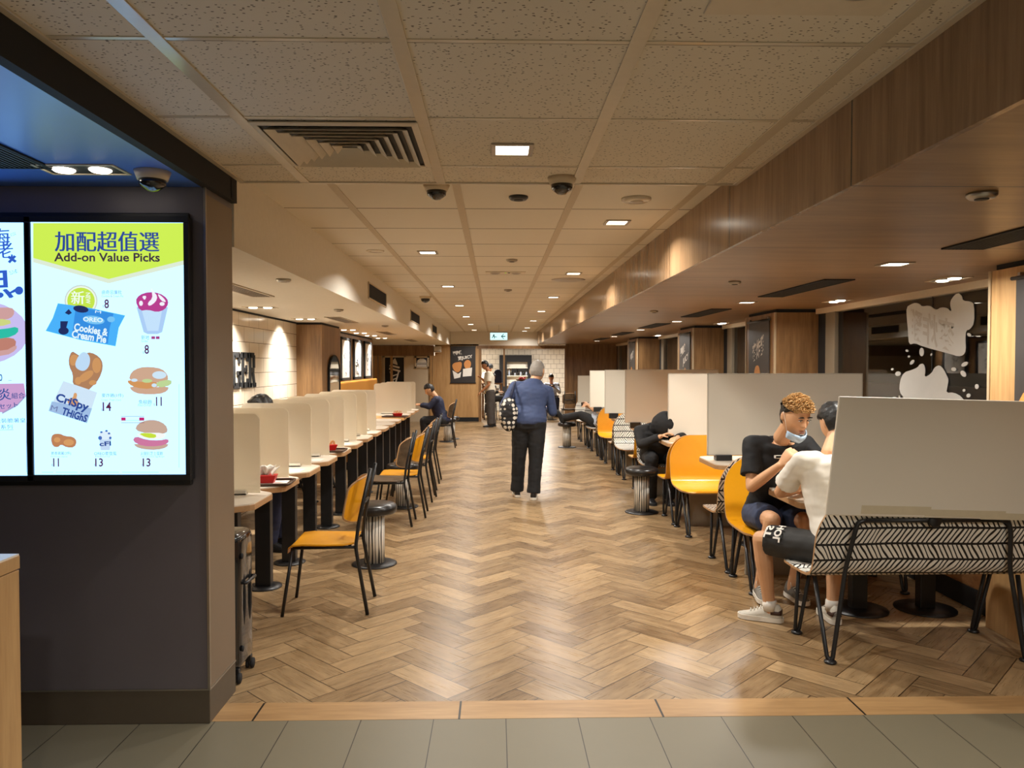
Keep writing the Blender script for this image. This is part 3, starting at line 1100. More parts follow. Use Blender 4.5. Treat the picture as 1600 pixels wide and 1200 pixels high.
def scr(px, py):
    return at(px, py, YS)


BASE_S = V((-1.72, YS, 1.08))


class Flat:
    """flat pictures on a screen: each layer a little in front of the last"""

    def __init__(s, root):
        s.root, s.k = root, 1

    def poly(s, name, pts, mat, smooth=0, label=None):
        if smooth:
            pts = smoothpoly(pts, smooth)
        q = [scr(*p) - s.root.location for p in pts]
        d = s.k * 0.0006
        m = MB()
        m.prism([(p.x, p.z) for p in q], lambda x, y, e: V((x, -d - e, y)), 0, 0.0003)
        s.k += 0.34
        return s.keep(m, name, mat)

    def many(s, name, polys, mat, smooth=0):
        joint = MB()
        for pts in polys:
            m = joint if len(polys) > 3 else MB()
            if smooth:
                pts = smoothpoly(pts, smooth)
            q = [scr(*p) - s.root.location for p in pts]
            d = s.k * 0.0006
            m.prism([(p.x, p.z) for p in q], lambda x, y, e: V((x, -d - e, y)), 0, 0.0003)
            s.k += 0.02
            if m is not joint:
                s.keep(m, name, mat)
        s.k += 0.3
        if joint.v:
            s.keep(joint, name, mat)

    def text(s, name, items, mat):
        m = MB()
        d = s.k * 0.0006 + 0.0004
        for it in items:
            body, px, py, hpx = it[:4]
            wpx = it[4] if len(it) > 4 else None
            rot = it[5] if len(it) > 5 else 0.0
            bold = it[6] if len(it) > 6 else 0.0
            c = scr(px, py) - s.root.location
            k = YS / F_PX * 1.0
            cjk = any(ord(ch) > 0x2000 for ch in body)
            for e in ((-bold, bold) if cjk and bold else (0,)):
                put_text(m, body, hpx * k, lambda x, y: V((c.x + x + e * hpx * k * 0.6, -d, c.z + y)), wpx * k if wpx else None, rot, 0.0 if cjk else bold)
        s.k += 0.5
        return s.keep(m, name, mat)

    def keep(s, m, name, mat):
        return m.build(name, mat, s.host)


def ellipse(cx, cy, rx, ry, n=24, rot=0.0):
    return [(cx + rx * cos(a) * cos(rot) - ry * sin(a) * sin(rot), cy + rx * cos(a) * sin(rot) + ry * sin(a) * cos(rot)) for a in [2 * pi * i / n for i in range(n)]]


SE = {}


def scol(r, g, b, s=1.0):
    k = (r, g, b, s)
    if k not in SE:
        SE[k] = emit('screen_%d_%d_%d' % (r, g, b), srgb(r, g, b), s)
    return SE[k]


def screen(label, pts):
    t = thing('menu_screen', label, 'screen', BASE_S, 0, 'menu screens')
    q = [scr(*p) - t.location for p in pts]
    m = MB()
    x0, x1 = min(p.x for p in q), max(p.x for p in q)
    z0, z1 = min(p.z for p in q), max(p.z for p in q)
    m.span((x0 - 0.022, 0.004, z0 - 0.026), (x1 + 0.022, -YS + PY0 - 0.012, z1 + 0.026))
    m.build('housing', M['black_plastic'], t, bevel=0.004)
    m = MB()
    for a, b in (((x0 - 0.022, z0 - 0.026), (x1 + 0.022, z0)), ((x0 - 0.022, z1), (x1 + 0.022, z1 + 0.026)), ((x0 - 0.022, z0), (x0, z1)), ((x1, z0), (x1 + 0.022, z1))):
        m.span((a[0], -0.008, a[1]), (b[0], 0.004, b[1]))
    m.build('bezel', M['black_plastic'], t, bevel=0.002)
    m = MB()
    m.add([V((x0, 0.0, z0)), V((x1, 0.0, z0)), V((x1, 0.0, z1)), V((x0, 0.0, z1))], [(0, 1, 2, 3)])
    disp = m.build('display', emit('display_white', (0.46, 0.95, 1.60, 1), 1.6), t)
    f = Flat(t)
    f.host = t
    return t, f


NAVY, MAROON, INK = scol(44, 74, 150), scol(92, 30, 62), scol(62, 50, 66)
t, f = screen('right menu screen with yellow-green header and priced snacks', [(52, 348), (287, 348), (287, 741), (52, 741)])
f.poly('header_edge', [(52, 349), (287, 349), (287, 414), (170, 443), (52, 410)], scol(222, 236, 214))
f.poly('header_panel', [(52, 348.5), (287, 348.5), (287, 407), (170, 436), (52, 403)], scol(206, 240, 82))
f.text('heading_text', [('加配超值選', 167.5, 377.5, 31, 158, 0, 0.035)], NAVY)
f.text('heading_text', [('Add-on Value Picks', 167.5, 402, 13.5, 161, 0, 0.022)], INK)
f.many('new_badge', [ellipse(127, 470, 26, 25)], scol(206, 214, 206))
f.many('new_badge', [ellipse(127, 470, 24, 23)], scol(236, 250, 232))
f.many('new_badge', [ellipse(127, 470, 21.5, 20.5)], scol(196, 230, 74))
f.text('badge_text', [('新', 122, 465, 20, 20, 0, 0.03), ('NEW', 138, 466, 7, 17, -pi / 2, 0.02)], scol(240, 252, 240))
f.poly('pie_box', [(91, 474), (140, 481), (196, 493), (186, 512), (181, 541), (125, 531), (72, 517), (83, 497)], scol(74, 178, 250))
f.poly('pie_box_panel', [(119, 479), (178, 490), (172, 512), (169, 537), (113, 526)], scol(52, 142, 226))
f.many('pie_box_print', [ellipse(147, 500, 17, 6.5, 20, 0.13), ellipse(174, 499, 6, 4.5)], scol(120, 196, 244))
f.many('cookie_picture', [ellipse(127, 483, 12, 5.5, 16, 0.15), ellipse(100, 517, 8, 6), [(95, 502), (107, 502), (104, 513), (95, 512)], [(102, 489), (108, 483), (113, 489), (108, 492)]], scol(30, 44, 96))
f.text('pie_text', [('OREO', 146, 499.5, 7, 30, -0.06, 0.03), ('Cookies &', 143, 515, 12, 52, -0.17, 0.03), ('Cream Pie', 140, 526, 12, 53, -0.17, 0.03), ('M', 154, 487.5, 4, 9, -0.1)], scol(230, 250, 255))
# sundae
f.poly('sundae_cup', [(214, 480), (263, 480), (254, 519), (247, 522), (231, 522), (225, 519)], scol(172, 206, 246))
f.poly('sundae_cup', [(222, 484), (254, 484), (248, 517), (231, 517)], scol(196, 226, 252))
f.poly('sundae_sauce', [(212, 470), (218, 461), (233, 456), (250, 458), (262, 466), (264, 475), (258, 484), (246, 488), (232, 484), (219, 486)], scol(184, 62, 142), 1)
f.many('sundae_cream', [[(236, 449), (240, 455), (247, 463), (244, 472), (234, 479), (231, 474), (239, 466), (238, 456)], [(246, 458), (256, 465), (261, 473), (252, 470)], [(222, 463), (230, 462), (227, 470)], ellipse(254, 475, 4, 3), ellipse(221, 474, 3, 4)], scol(244, 242, 252), 1)
# chicken thigh and its bag
f.poly('chicken_picture', [(108, 560), (113, 548), (121, 553), (127, 557), (138, 550), (150, 553), (160, 562), (162, 575), (156, 592), (147, 602), (138, 611), (125, 604), (114, 601), (115, 585), (109, 573)], scol(176, 128, 92), 1)
f.many('chicken_picture', [[(109, 562), (114, 553), (124, 556), (121, 570), (112, 572)], ellipse(135, 588, 14, 6, 16, -0.6), ellipse(152, 571, 7, 12), ellipse(123, 595, 5, 6), ellipse(146, 598, 6, 4)], scol(206, 150, 96), 1)
f.many('chicken_highlight', [[(126, 552), (134, 549), (142, 557), (141, 572), (132, 581), (120, 576), (118, 567)]], scol(190, 220, 246), 2)
f.poly('chicken_bag', [(100, 595), (153, 613), (137, 661), (77, 642)], scol(208, 230, 248))
f.poly('chicken_bag_shade', [(82, 627), (145, 638), (137, 661), (77, 642)], scol(160, 190, 228))
f.poly('chicken_bag_drumstick', [(117, 613), (122, 615), (120, 624), (126, 630), (122, 636), (112, 633), (106, 629), (108, 623), (115, 622)], scol(216, 160, 110), 1)
f.text('bag_text', [('CriSpy', 114, 630, 17, 52, -0.33, 0.035), ('THiGhS', 118, 648, 12, 40, -0.33, 0.035)], NAVY)
f.text('bag_mark', [('M', 86, 638, 8, 10, -0.25, 0.0)], scol(110, 124, 170))
# burgers
f.many('burger_bun', [[(202, 594), (206, 581), (219, 574), (236, 573), (254, 576), (263, 585), (264, 595), (250, 598), (220, 598)], [(203, 603), (233, 606), (265, 603), (263, 611), (250, 616), (220, 616), (207, 611)]], scol(206, 168, 142), 1)
f.many('burger_filling', [[(200, 593), (220, 597), (240, 596), (256, 601), (236, 608), (214, 606), (202, 600)]], scol(210, 150, 92), 1)
f.many('burger_cheese', [[(244, 597), (269, 592), (269, 602), (248, 606)], ellipse(231, 595, 8, 3)], scol(190, 214, 150), 1)
f.many('burger_sauce', [ellipse(211, 594, 5, 2.5), ellipse(242, 602, 4, 3), ellipse(250, 586, 11, 6)], scol(206, 230, 246))
f.many('ham_burger_bun', [[(212, 672), (216, 662), (230, 656), (246, 656), (260, 663), (264, 674), (256, 678), (230, 677)], [(210, 692), (238, 698), (265, 692), (262, 699), (246, 703), (226, 702), (213, 698)]], scol(198, 168, 150), 1)
f.many('ham_burger_filling', [[(208, 689), (213, 681), (230, 687), (250, 688), (264, 685), (265, 692), (250, 697), (224, 697)]], scol(206, 120, 160), 1)
f.many('ham_burger_egg', [[(213, 676), (262, 676), (256, 685), (240, 686), (222, 684)]], scol(246, 248, 246), 1)
f.many('ham_burger_cheese', [[(216, 676), (244, 677), (246, 684), (230, 684)]], scol(198, 224, 60), 1)
f.many('chicken_wing', [[(81, 686), (84, 678), (95, 677), (103, 681), (116, 682), (122, 689), (118, 699), (106, 699), (97, 694), (92, 699), (84, 697)]], scol(190, 130, 88), 1)
f.many('chicken_wing', [ellipse(91, 687, 5, 4), ellipse(109, 691, 8, 5)], scol(214, 156, 100))
f.poly('ice_cream_cup', [(156, 682), (176, 682), (173, 703), (159, 703)], scol(196, 220, 246))
f.many('ice_cream_topping', [ellipse(166, 680, 10, 7)], scol(222, 240, 252))
f.many('ice_cream_crumb', [ellipse(158, 684, 3, 3), ellipse(174, 684, 2, 2), ellipse(160, 675, 2, 1.5), ellipse(168, 673, 2, 1.5), ellipse(172, 677, 2, 1.5)], scol(74, 110, 190))
f.text('cup_text', [('cFl', 166, 693, 7, 18, 0.05, 0.03)], NAVY)
f.many('red_label', [[(191, 652), (198, 652), (198, 657), (191, 657)], [(219, 652), (227, 652), (227, 657), (219, 657)]], scol(196, 40, 110))
f.many('red_label_rule', [[(191, 650), (227, 650), (227, 650.6), (191, 650.6)], [(191, 660), (227, 660), (227, 660.6), (191, 660.6)], [(198, 656.4), (219, 656.4), (219, 657), (198, 657)]], scol(120, 60, 100))
f.many('colour_chip', [[(238, 525.5), (244, 525.5), (244, 530), (238, 530)], [(245, 525.5), (251, 525.5), (251, 530), (245, 530)]], scol(170, 70, 130))
for it in [('8', 168.5, 475, 14, 7, 0, 0.02), ('8', 231, 546, 14, 7, 0, 0.02), ('14', 169, 635, 14, 13, 0, 0.02), ('11', 250, 627, 14, 9, 0, 0.02), ('11', 90, 722, 13, 9, 0, 0.02), ('13', 157, 722, 13, 12, 0, 0.02), ('13', 231, 722, 13, 12, 0, 0.02)]:
    f.text('price_text', [it], MAROON)
f.text('price_sign', [('$', 163.5, 479, 4), ('$', 226, 551, 4), ('$', 161.5, 640, 4), ('$', 243, 632, 4), ('$', 84, 726, 4), ('$', 150.5, 726, 4), ('$', 224.5, 726, 4)], scol(150, 150, 176))
f.text('item_text', [('曲奇忌廉批', 177, 457, 6.5, 30), ('新地', 229, 527.5, 7, 12), ('麥炸雞(1件)', 178, 618, 7, 33), ('魚柳飽', 229, 628, 7, 20), ('脆香雞翼(2件)', 98, 708, 6, 30), ('OREO麥旋風', 167, 708, 6, 34), ('火腿扒芝士蛋飽', 239, 708, 6, 34)], scol(84, 104, 150))
f.text('item_small_text', [('Cookies & Cream Pie', 178, 463, 3.4, 33), ('Sundae', 228, 533, 3.4, 10), ('Crispy Thigh (1pc)', 176, 625, 3.4, 30), ('Filet-O-Fish', 228, 633, 3.4, 20), ('McWings (2pcs)', 95, 713, 3, 25), ('McFlurry', 163, 713, 3, 22), ('Ham & Cheese Egg Burger', 241, 713, 3, 36)], scol(130, 144, 176))
f.many('fine_print', [[(68, 737), (86, 737), (86, 737.6), (68, 737.6)], [(90, 737), (124, 737), (124, 737.6), (90, 737.6)], [(128, 737), (188, 737), (188, 737.6), (128, 737.6)], [(193, 737), (250, 737), (250, 737.6), (193, 737.6)], [(281.5, 600), (282, 600), (282, 730), (281.5, 730)]], scol(120, 140, 160))

t, f = screen('left menu screen with blue brush lettering, cut by the picture edge', [(-196, 348), (40, 348), (40, 743), (-196, 743)])
BR = scol(52, 92, 196)
f.text('brush_text', [('海', 2, 370, 26, 26, 0.05, 0.03), ('老', 8, 391, 24, 24, 0.05, 0.03), ('×', 19, 405, 12, 14, 0.1, 0.05)], BR)
f.text('brush_text', [('魚', -12, 438, 58, 60, 0.05, 0.03)], BR)
f.many('brush_stroke', [ellipse(30, 454, 6.5, 6.5), [(9, 455), (16, 456), (26, 450), (25, 456), (14, 460), (9, 459)], ellipse(1, 461, 5, 4)], BR)
f.text('ruby_text', [('えび', 21, 366, 9, 5, -1.2), ('さかな', 22, 425, 14, 6, -1.3)], BR)
f.many('plate_picture', [ellipse(-30, 520, 75, 50)], scol(200, 190, 240))
f.many('shrimp_burger_patty', [[(-30, 528), (10, 527), (26, 530), (24, 545), (8, 552), (-30, 552)]], scol(190, 128, 112), 1)
f.many('shrimp_burger_bun', [[(-30, 483), (10, 480), (23, 482), (22, 494), (10, 500), (-30, 500)], [(-30, 546), (8, 549), (27, 538), (26, 547), (10, 556), (-30, 557)]], scol(206, 160, 158), 1)
f.many('shrimp_burger_lettuce', [[(-30, 517), (8, 514), (29, 510), (29, 521), (10, 529), (-30, 530)]], scol(44, 190, 166), 1)
f.many('shrimp_burger_cheese', [[(-30, 500), (16, 498), (18, 508), (-30, 512)]], scol(206, 214, 130), 1)
f.many('set_banner', [[(-196, 602), (38, 599), (41, 618), (28, 632), (5, 644), (-196, 650)]], scol(204, 160, 208))
f.many('set_banner_edge', [[(4, 644), (28, 631), (41, 617), (41, 620), (28, 634), (4, 647)]], scol(170, 160, 200))
f.text('set_text', [('炎', 8, 616, 18, 18, 0.1, 0.02), ('組合', 29, 618, 9, 20, 0.03, 0.02), ('セット', 14, 634, 8, 28, 0.12, 0.03)], scol(40, 80, 150))
f.text('series_text', [('0', 2, 590, 11, 5, 0, 0.02), ('增量裝脆薯皇', 12, 657, 7, 56, 0.02), ('套系列', 6, 667, 7, 28, 0.02)], scol(70, 96, 150))
f.many('fine_print', [[(14, 594), (19, 594), (19, 594.7), (14, 594.7)], [(42, 660), (42.6, 660), (42.6, 738), (42, 738)], [(-10, 672), (22, 671), (22, 671.6), (-10, 672.6)]], scol(120, 140, 170))
# black surround of the two screens
m = MB()
a, b = at(-200, 332, PY0), at(302, 757, PY0)
m.span((a.x, PY0 - 0.02, b.z), (b.x, PY0 - 0.001, a.z))
struct(m.build('wall_menu_surround', M['black_plastic'], bevel=0.004))

# pale counter at the lower left
t = thing('service_counter', 'light wood counter corner with white top at the lower left', 'counter', (-1.95, 2.1, 0))
m = MB()
m.span((-0.35, -0.5, 0), (0.35, 0.5, 0.915))
m.build('cabinet', M['light_wood'], t, bevel=0.002)
m = MB()
m.span((-0.352, -0.502, 0.918), (0.352, 0.502, 0.962))
m.build('top_rim', M['light_wood'], t, bevel=0.002)
m = MB()
m.span((-0.35, -0.5, 0.962), (0.35, 0.5, 0.968))
m.build('countertop', M['table_top'], t)

# black suitcase behind the pillar
t = thing('suitcase', 'glossy black upright suitcase standing behind the charcoal pillar', 'suitcase', (-1.495, 3.96, 0))
m = MB()
m.span((-0.215, -0.12, 0.06), (0.215, 0.12, 0.755))
m.build('shell', M['suitcase'], t, True, 0.045, seg=4)
for k in (-0.045, 0.045):
    m = MB()
    pts = []
    for (x, z) in ((-0.217, 0.06), (0.217, 0.06), (0.217, 0.757), (-0.217, 0.757)):
        pts.append((x, z))
    pts = smoothpoly(pts, 3)
    m.tube([V((x, k, z)) for x, z in pts], 0.008, 8, True)
    m.build('rib', M['black_plastic'], t, True)
for sx in (-1, 1):
    for sy in (-1, 1):
        m = MB()
        m.span((sx * 0.19 - 0.016, sy * 0.095 - 0.016, 0.04), (sx * 0.19 + 0.016, sy * 0.095 + 0.016, 0.075))
        w = m.build('wheel_bracket', M['black_plastic'], t, bevel=0.004)
        m = MB()
        for q in (-0.012, 0.012):
            m.tube([V((sx * 0.195 + q - 0.006, sy * 0.105, 0.026)), V((sx * 0.195 + q + 0.006, sy * 0.105, 0.026))], 0.026, 16)
        m.build('wheel', M['black_matt'], w, True)
m = MB()
m.tube(fillet([(-0.09, 0.05, 0.75), (-0.09, 0.05, 0.785), (0.09, 0.05, 0.785), (0.09, 0.05, 0.75)], 0.02), 0.011, 8)
m.build('handle', M['black_plastic'], t, True)
m = MB()
m.tube(fillet([(0.212, -0.07, 0.5), (0.236, -0.07, 0.5), (0.236, 0.07, 0.5), (0.212, 0.07, 0.5)], 0.015), 0.009, 8)
m.build('side_handle', M['black_plastic'], t, True)
for z in (0.17, 0.64):
    m = MB()
    m.ell((0.219, -0.085, z), (0.006, 0.015, 0.015))
    m.build('corner_stud', M['black_matt'], t, True)


# ------------------------------------------------------------------ benches, chairs, stools, tables
def shell_bench(name, label, mat_i, loc, rz, group, W=1.23):
    """moulded two-seat plywood bench: faces -Y before it is turned"""
    t = thing(name, label, 'bench', loc, rz, group)
    prof = [(-0.305, 0.418), (-0.285, 0.430), (-0.22, 0.436), (-0.10, 0.436), (0.03, 0.440), (0.10, 0.448), (0.145, 0.468), (0.172, 0.505), (0.188, 0.56), (0.205, 0.63), (0.222, 0.70), (0.236, 0.77), (0.247, 0.84), (0.253, 0.885), (0.256, 0.905)]
    fine = []
    for i in range(len(prof) - 1):
        for k in range(3):
            q = k / 3
            fine.append((prof[i][0] * (1 - q) + prof[i + 1][0] * q, prof[i][1] * (1 - q) + prof[i + 1][1] * q))
    fine.append(prof[-1])
    s = [0]
    for a, b in zip(fine, fine[1:]):
        s.append(s[-1] + sqrt((a[0] - b[0]) ** 2 + (a[1] - b[1]) ** 2))
    L = s[-1]
    RF, RB = 0.10, 0.26

    def half(d):
        h = W / 2
        if d < RF:
            h -= RF - sqrt(max(0, RF * RF - (RF - d) ** 2))
        e = L - d
        if e < RB:
            h -= (RB - sqrt(max(0, RB * RB - (RB - e) ** 2))) * 0.85
        if 0.28 < d < L - 0.2:
            h += 0.0
        return h
    NX = 26
    m = MB()
    th = 0.0075

    def nrm(i):
        a, b = fine[max(i - 1, 0)], fine[min(i + 1, len(fine) - 1)]
        d = V((0, b[0] - a[0], b[1] - a[1])).normalized()
        return V((0, -d.z, d.y))
    top, bot = [], []
    for i, (y, z) in enumerate(fine):
        n = nrm(i)
        h = half(s[i])
        top.append([V((-h + 2 * h * j / NX, y, z)) + n * th for j in range(NX + 1)])
        bot.append([V((-h + 2 * h * j / NX, y, z)) - n * th for j in range(NX + 1)])
    nv = NX + 1
    vs = [p for r in top for p in r] + [p for r in bot for p in r]
    off = len(top) * nv
    m.mat(0)
    f1 = []
    for i in range(len(top) - 1):
        for j in range(NX):
            a = i * nv + j
            f1.append((a, a + 1, a + nv + 1, a + nv))
            f1.append((off + a, off + a + nv, off + a + nv + 1, off + a + 1))
    m.add(vs, f1)
    for i in range(len(top)):
        for j in range(nv):
            m.uvs[i * nv + j] = (vs[i * nv + j].x, s[i])
            m.uvs[off + i * nv + j] = (vs[i * nv + j].x + 0.3, s[i])
    o = m.build('seat_shell', [mat_i, M['ply_edge']], t, True)
    # plywood rim
    m = MB()
    n = len(top)
    loop = [top[0][j] for j in range(nv)] + [top[i][NX] for i in range(1, n)] + [top[n - 1][j] for j in range(NX - 1, -1, -1)] + [top[i][0] for i in range(n - 2, 0, -1)]
    lo2 = [bot[0][j] for j in range(nv)] + [bot[i][NX] for i in range(1, n)] + [bot[n - 1][j] for j in range(NX - 1, -1, -1)] + [bot[i][0] for i in range(n - 2, 0, -1)]
    k = len(loop)
    cen = sum(loop, V()) / k
    out = []
    for a, b in zip(loop, lo2):
        c = (a + b) / 2
        out.append(c + V(((0.0015 if c.x > 0 else -0.0015), 0, 0)))
    m.add(loop + out + lo2, [(i, (i + 1) % k, k + (i + 1) % k, k + i) for i in range(k)] + [(k + i, k + (i + 1) % k, 2 * k + (i + 1) % k, 2 * k + i) for i in range(k)])
    m.build('edge_band', M['ply_edge'], t, True)
    # hairpin legs and the rail across the back
    fx = 0.535 * W / 1.23
    for sx in (-1, 1):
        m = MB()
        m.tube(fillet([(sx * (fx - 0.02), -0.09, 0.428), (sx * fx - sx * 0.012, -0.225, 0.03), (sx * fx, -0.23, 0.012), (sx * fx + sx * 0.012, -0.225, 0.03), (sx * (fx + 0.035), -0.12, 0.428)], 0.02, 3), 0.0115, 8)
        lg = m.build('hairpin_leg', M['black_metal'], t, True)
        m = MB()
        m.lathe((sx * fx, -0.23, 0), [(0.030, 0), (0.034, 0.006), (0.030, 0.014), (0.012, 0.02)], 14)
        m.build('foot_pad', M['black_plastic'], lg, True)
        m = MB()
        m.tube(fillet([(sx * (fx + 0.035), 0.10, 0.435), (sx * fx + sx * 0.014, 0.22, 0.03), (sx * fx, 0.23, 0.012), (sx * fx - sx * 0.012, 0.232, 0.03), (sx * (fx - 0.085), 0.212, 0.50), (sx * (fx - 0.115), 0.258, 0.72), (sx * (fx - 0.13), 0.258, 0.768), (sx * (fx - 0.18), 0.259, 0.775)], 0.03, 4), 0.0125, 8)
        lg = m.build('hairpin_leg', M['black_metal'], t, True)
        m = MB()
        m.lathe((sx * fx, 0.23, 0), [(0.030, 0), (0.034, 0.006), (0.030, 0.014), (0.012, 0.02)], 14)
        m.build('foot_pad', M['black_plastic'], lg, True)
    m = MB()
    m.tube([(-(fx - 0.17), 0.259, 0.775), (fx - 0.17, 0.259, 0.775)], 0.0125, 8)
    m.build('back_rail', M['black_metal'], t, True)
    return t


XB = 2.335
G_B = 'two-seat moulded benches along the right'
FC = lambda k: 7.09 + 1.795 * k + 0.222          # centre of the bench that faces the viewer
FA = lambda k: 7.09 + 1.795 * k + 0.785          # centre of the bench back to back with it
bench_p = shell_bench('moulded_bench', 'nearest patterned bench, in the foreground behind the white-shirted person', M['feather'], (XB, FA(-2), 0), pi, G_B)
bench_y = shell_bench('moulded_bench', 'nearest yellow bench, with the black-shirted person on it', M['yellow_shell'], (XB, FC(-1), 0), 0, G_B)
# extras that only the near bench shows
m = MB()
m.lathe((0, 0, 0), [(0.001, 0), (0.034, 0.0), (0.036, 0.008), (0.03, 0.014)], 18)
for i, v in enumerate(m.v):
    m.v[i] = V((v.x - 0.0, 0.268 + v.z, 0.775 + v.y))
dup(bench_p, (XB, FA(-1), 0), pi, 'patterned bench back to back with the yellow bench of the black-shirted person')
m.build('rail_clip', M['black_plastic'], bench_p, True)
dup(bench_y, (XB, FC(0), 0), 0, 'second yellow bench, empty, with a wide white divider standing before it')
dup(bench_y, (XB, FA(0), 0), pi, 'yellow bench facing away, back to back with the empty yellow bench')
dup(bench_p, (XB, FC(1), 0), 0, 'patterned bench facing the viewer under the slumped black-hooded person')
dup(bench_y, (XB, FA(1), 0), pi, 'yellow bench facing away, just behind the slumped black-hooded person')
dup(bench_p, (XB, FC(2), 0), 0, 'patterned bench facing the viewer, beyond the slumped black-hooded person')
dup(bench_p, (XB, FA(2), 0), pi, 'patterned bench facing away in the middle distance on the right')
dup(bench_y, (XB, FC(3), 0), 0, 'farthest yellow bench facing the viewer on the right')
dup(bench_p, (XB, FA(3), 0), pi, 'patterned bench facing away behind the farthest yellow bench')
dup(bench_p, (XB, FC(4), 0), 0, 'patterned bench facing the viewer under the person resting legs on a stool')
dup(bench_p, (XB, FA(4), 0), pi, 'patterned bench facing away beyond the person resting legs on a stool')
dup(bench_p, (XB, FC(5), 0), 0, 'last patterned bench facing the viewer at the end of the right row')

for k in range(-1, 5):
    y = (FC(k) + FA(k)) / 2
    t = thing('bench_screen_panel', '%s low grey panel, counted from the viewer, between back-to-back benches' % ORD[k + 1], 'panel', (2.49, y, 0), 0, 'low panels between benches')
    m = MB()
    m.span((-0.58, -0.018, 0), (0.58, 0.018, 0.40))
    m.build('board', M['wood_grey'], t, bevel=0.002)


def rounded_top(mb, x0, x1, y0, y1, z0, z1, r, corners='all', seg=6):
    pts = []
    for (cx, cy, a0, key) in ((x1, y1, 0, 'b'), (x0, y1, pi / 2, 'c'), (x0, y0, pi, 'd'), (x1, y0, 1.5 * pi, 'a')):
        if corners == 'all' or key in corners:
            ox = cx - r if cx == x1 else cx + r
            oy = cy - r if cy == y1 else cy + r
            for k in range(seg + 1):
                a = a0 + pi / 2 * k / seg
                pts.append((ox + r * cos(a), oy + r * sin(a)))
        else:
            pts.append((cx, cy))
    mb.prism(pts, lambda x, y, d: V((x, y, d)), z0, z1)
    return pts


TY = lambda k: 7.09 + 1.795 * k - 0.34
TDESC = ['between the black-shirted and white-shirted people', 'carrying the widest white divider', 'in front of the slumped black-hooded person', 'with the tall grey divider beyond the slumped person', 'before the farthest yellow bench', 'beside the person resting legs on a stool', 'last in the right row']


def booth_table(k):
    t = thing('booth_table', 'pale-topped booth table ' + TDESC[k + 1], 'table', (2.425, TY(k), 0), 0, 'booth tables on the right')
    m = MB()
    rounded_top(m, -0.555, 0.555, -0.32, 0.32, 0.716, 0.752, 0.09, 'cd')
    m.build('tabletop', M['ply_edge'], t, bevel=0.003)
    m = MB()
    rounded_top(m, -0.551, 0.551, -0.316, 0.316, 0.752, 0.760, 0.088, 'cd')
    m.build('top_laminate', M['table_top'], t)
    for x in (-0.05, 0.40):
        m = MB()
        m.span((x - 0.05, -0.035, 0.012), (x + 0.05, 0.035, 0.716))
        lg = m.build('pedestal', M['black_metal'], t, bevel=0.004)
        m = MB()
        m.lathe((x, 0, 0), [(0.19, 0), (0.19, 0.008), (0.07, 0.014)], 28)
        m.build('base_disc', M['black_metal'], lg, True)
    return t


for k in range(-1, 6):
    booth_table(k)


def board(label, x0, x1, y, z0, z1, clips=True):
    t = thing('divider_board', label, 'divider', ((x0 + x1) / 2, y, 0.76), 0, 'white table dividers on the right')
    h = (x1 - x0) / 2
    m = MB()
    m.span((-h, -0.009, z0 - 0.76), (h, 0.009, z1 - 0.76))
    m.build('board', M['board_white'], t, bevel=0.002)
    m = MB()
    e = 0.006
    for a, b in (((-h - 0.002, z0 - 0.762), (h + 0.002, z0 - 0.76 + e)), ((-h - 0.002, z1 - 0.76 - e), (h + 0.002, z1 - 0.758)), ((-h - 0.002, z0 - 0.76), (-h + e, z1 - 0.76)), ((h - e, z0 - 0.76), (h + 0.002, z1 - 0.76))):
        m.span((a[0], -0.011, a[1]), (b[0], 0.011, b[1]))
    m.build('rim', M['board_edge'], t)
    xr = min(h - 0.08, 2.95 - (x0 + x1) / 2)
    for x in (-h + 0.14, xr - 0.12):
        m = MB()
        m.span((x - 0.07, -0.045, 0.001), (x + 0.07, 0.045, z0 - 0.755))
        m.build('foot', M['black_plastic'], t, bevel=0.004)
    return t


BD = [('widest white divider, standing on the table behind the black-shirted person', 1.827, 3.255, 0.806, 1.528),
      ('bright white divider partly hidden behind the widest one', 1.883, 2.95, 0.815, 1.508),
      ('tall grey-looking divider beyond the slumped black-hooded person', 1.615, 2.99, 0.834, 1.543),
      ('white divider on the table before the farthest yellow bench', 1.615, 2.95, 0.84, 1.529),
      ('fifth white divider, on the table by the person resting legs on a stool', 1.598, 2.95, 0.84, 1.507),
      ('lowest white divider, farthest away on the right row', 1.573, 2.9, 0.84, 1.39)]
for k, (lab, x0, x1, z0, z1) in enumerate(BD):
    board(lab, x0 + (0.12 if x0 < 1.7 else 0.05), x1, TY(k) - (0.10 if k == 2 else 0.0), z0, z1)
    # board edges keep to their own table

# the big board taped to the near bench
t = thing('divider_board', 'largest grey-white divider in the foreground, taped to the back of the near bench', 'divider', (2.36, FA(-2) - 0.294, 0.795), 0, 'white table dividers on the right')
t.rotation_euler = (radians(10), radians(1.6), 0)
m = MB()
m.span((-0.625, -0.008, 0.0), (0.625, 0.008, 0.64))
m.build('board', M['board_white'], t, bevel=0.006, seg=3)
m = MB()
m.span((-0.44, -0.0095, 0.015), (-0.07, -0.0082, 0.062))
m.span((-0.10, -0.0097, 0.01), (0.33, -0.0084, 0.048))
m.span((0.20, -0.0099, 0.0), (0.56, -0.0086, 0.036))
m.build('tape', M['tape'], t)


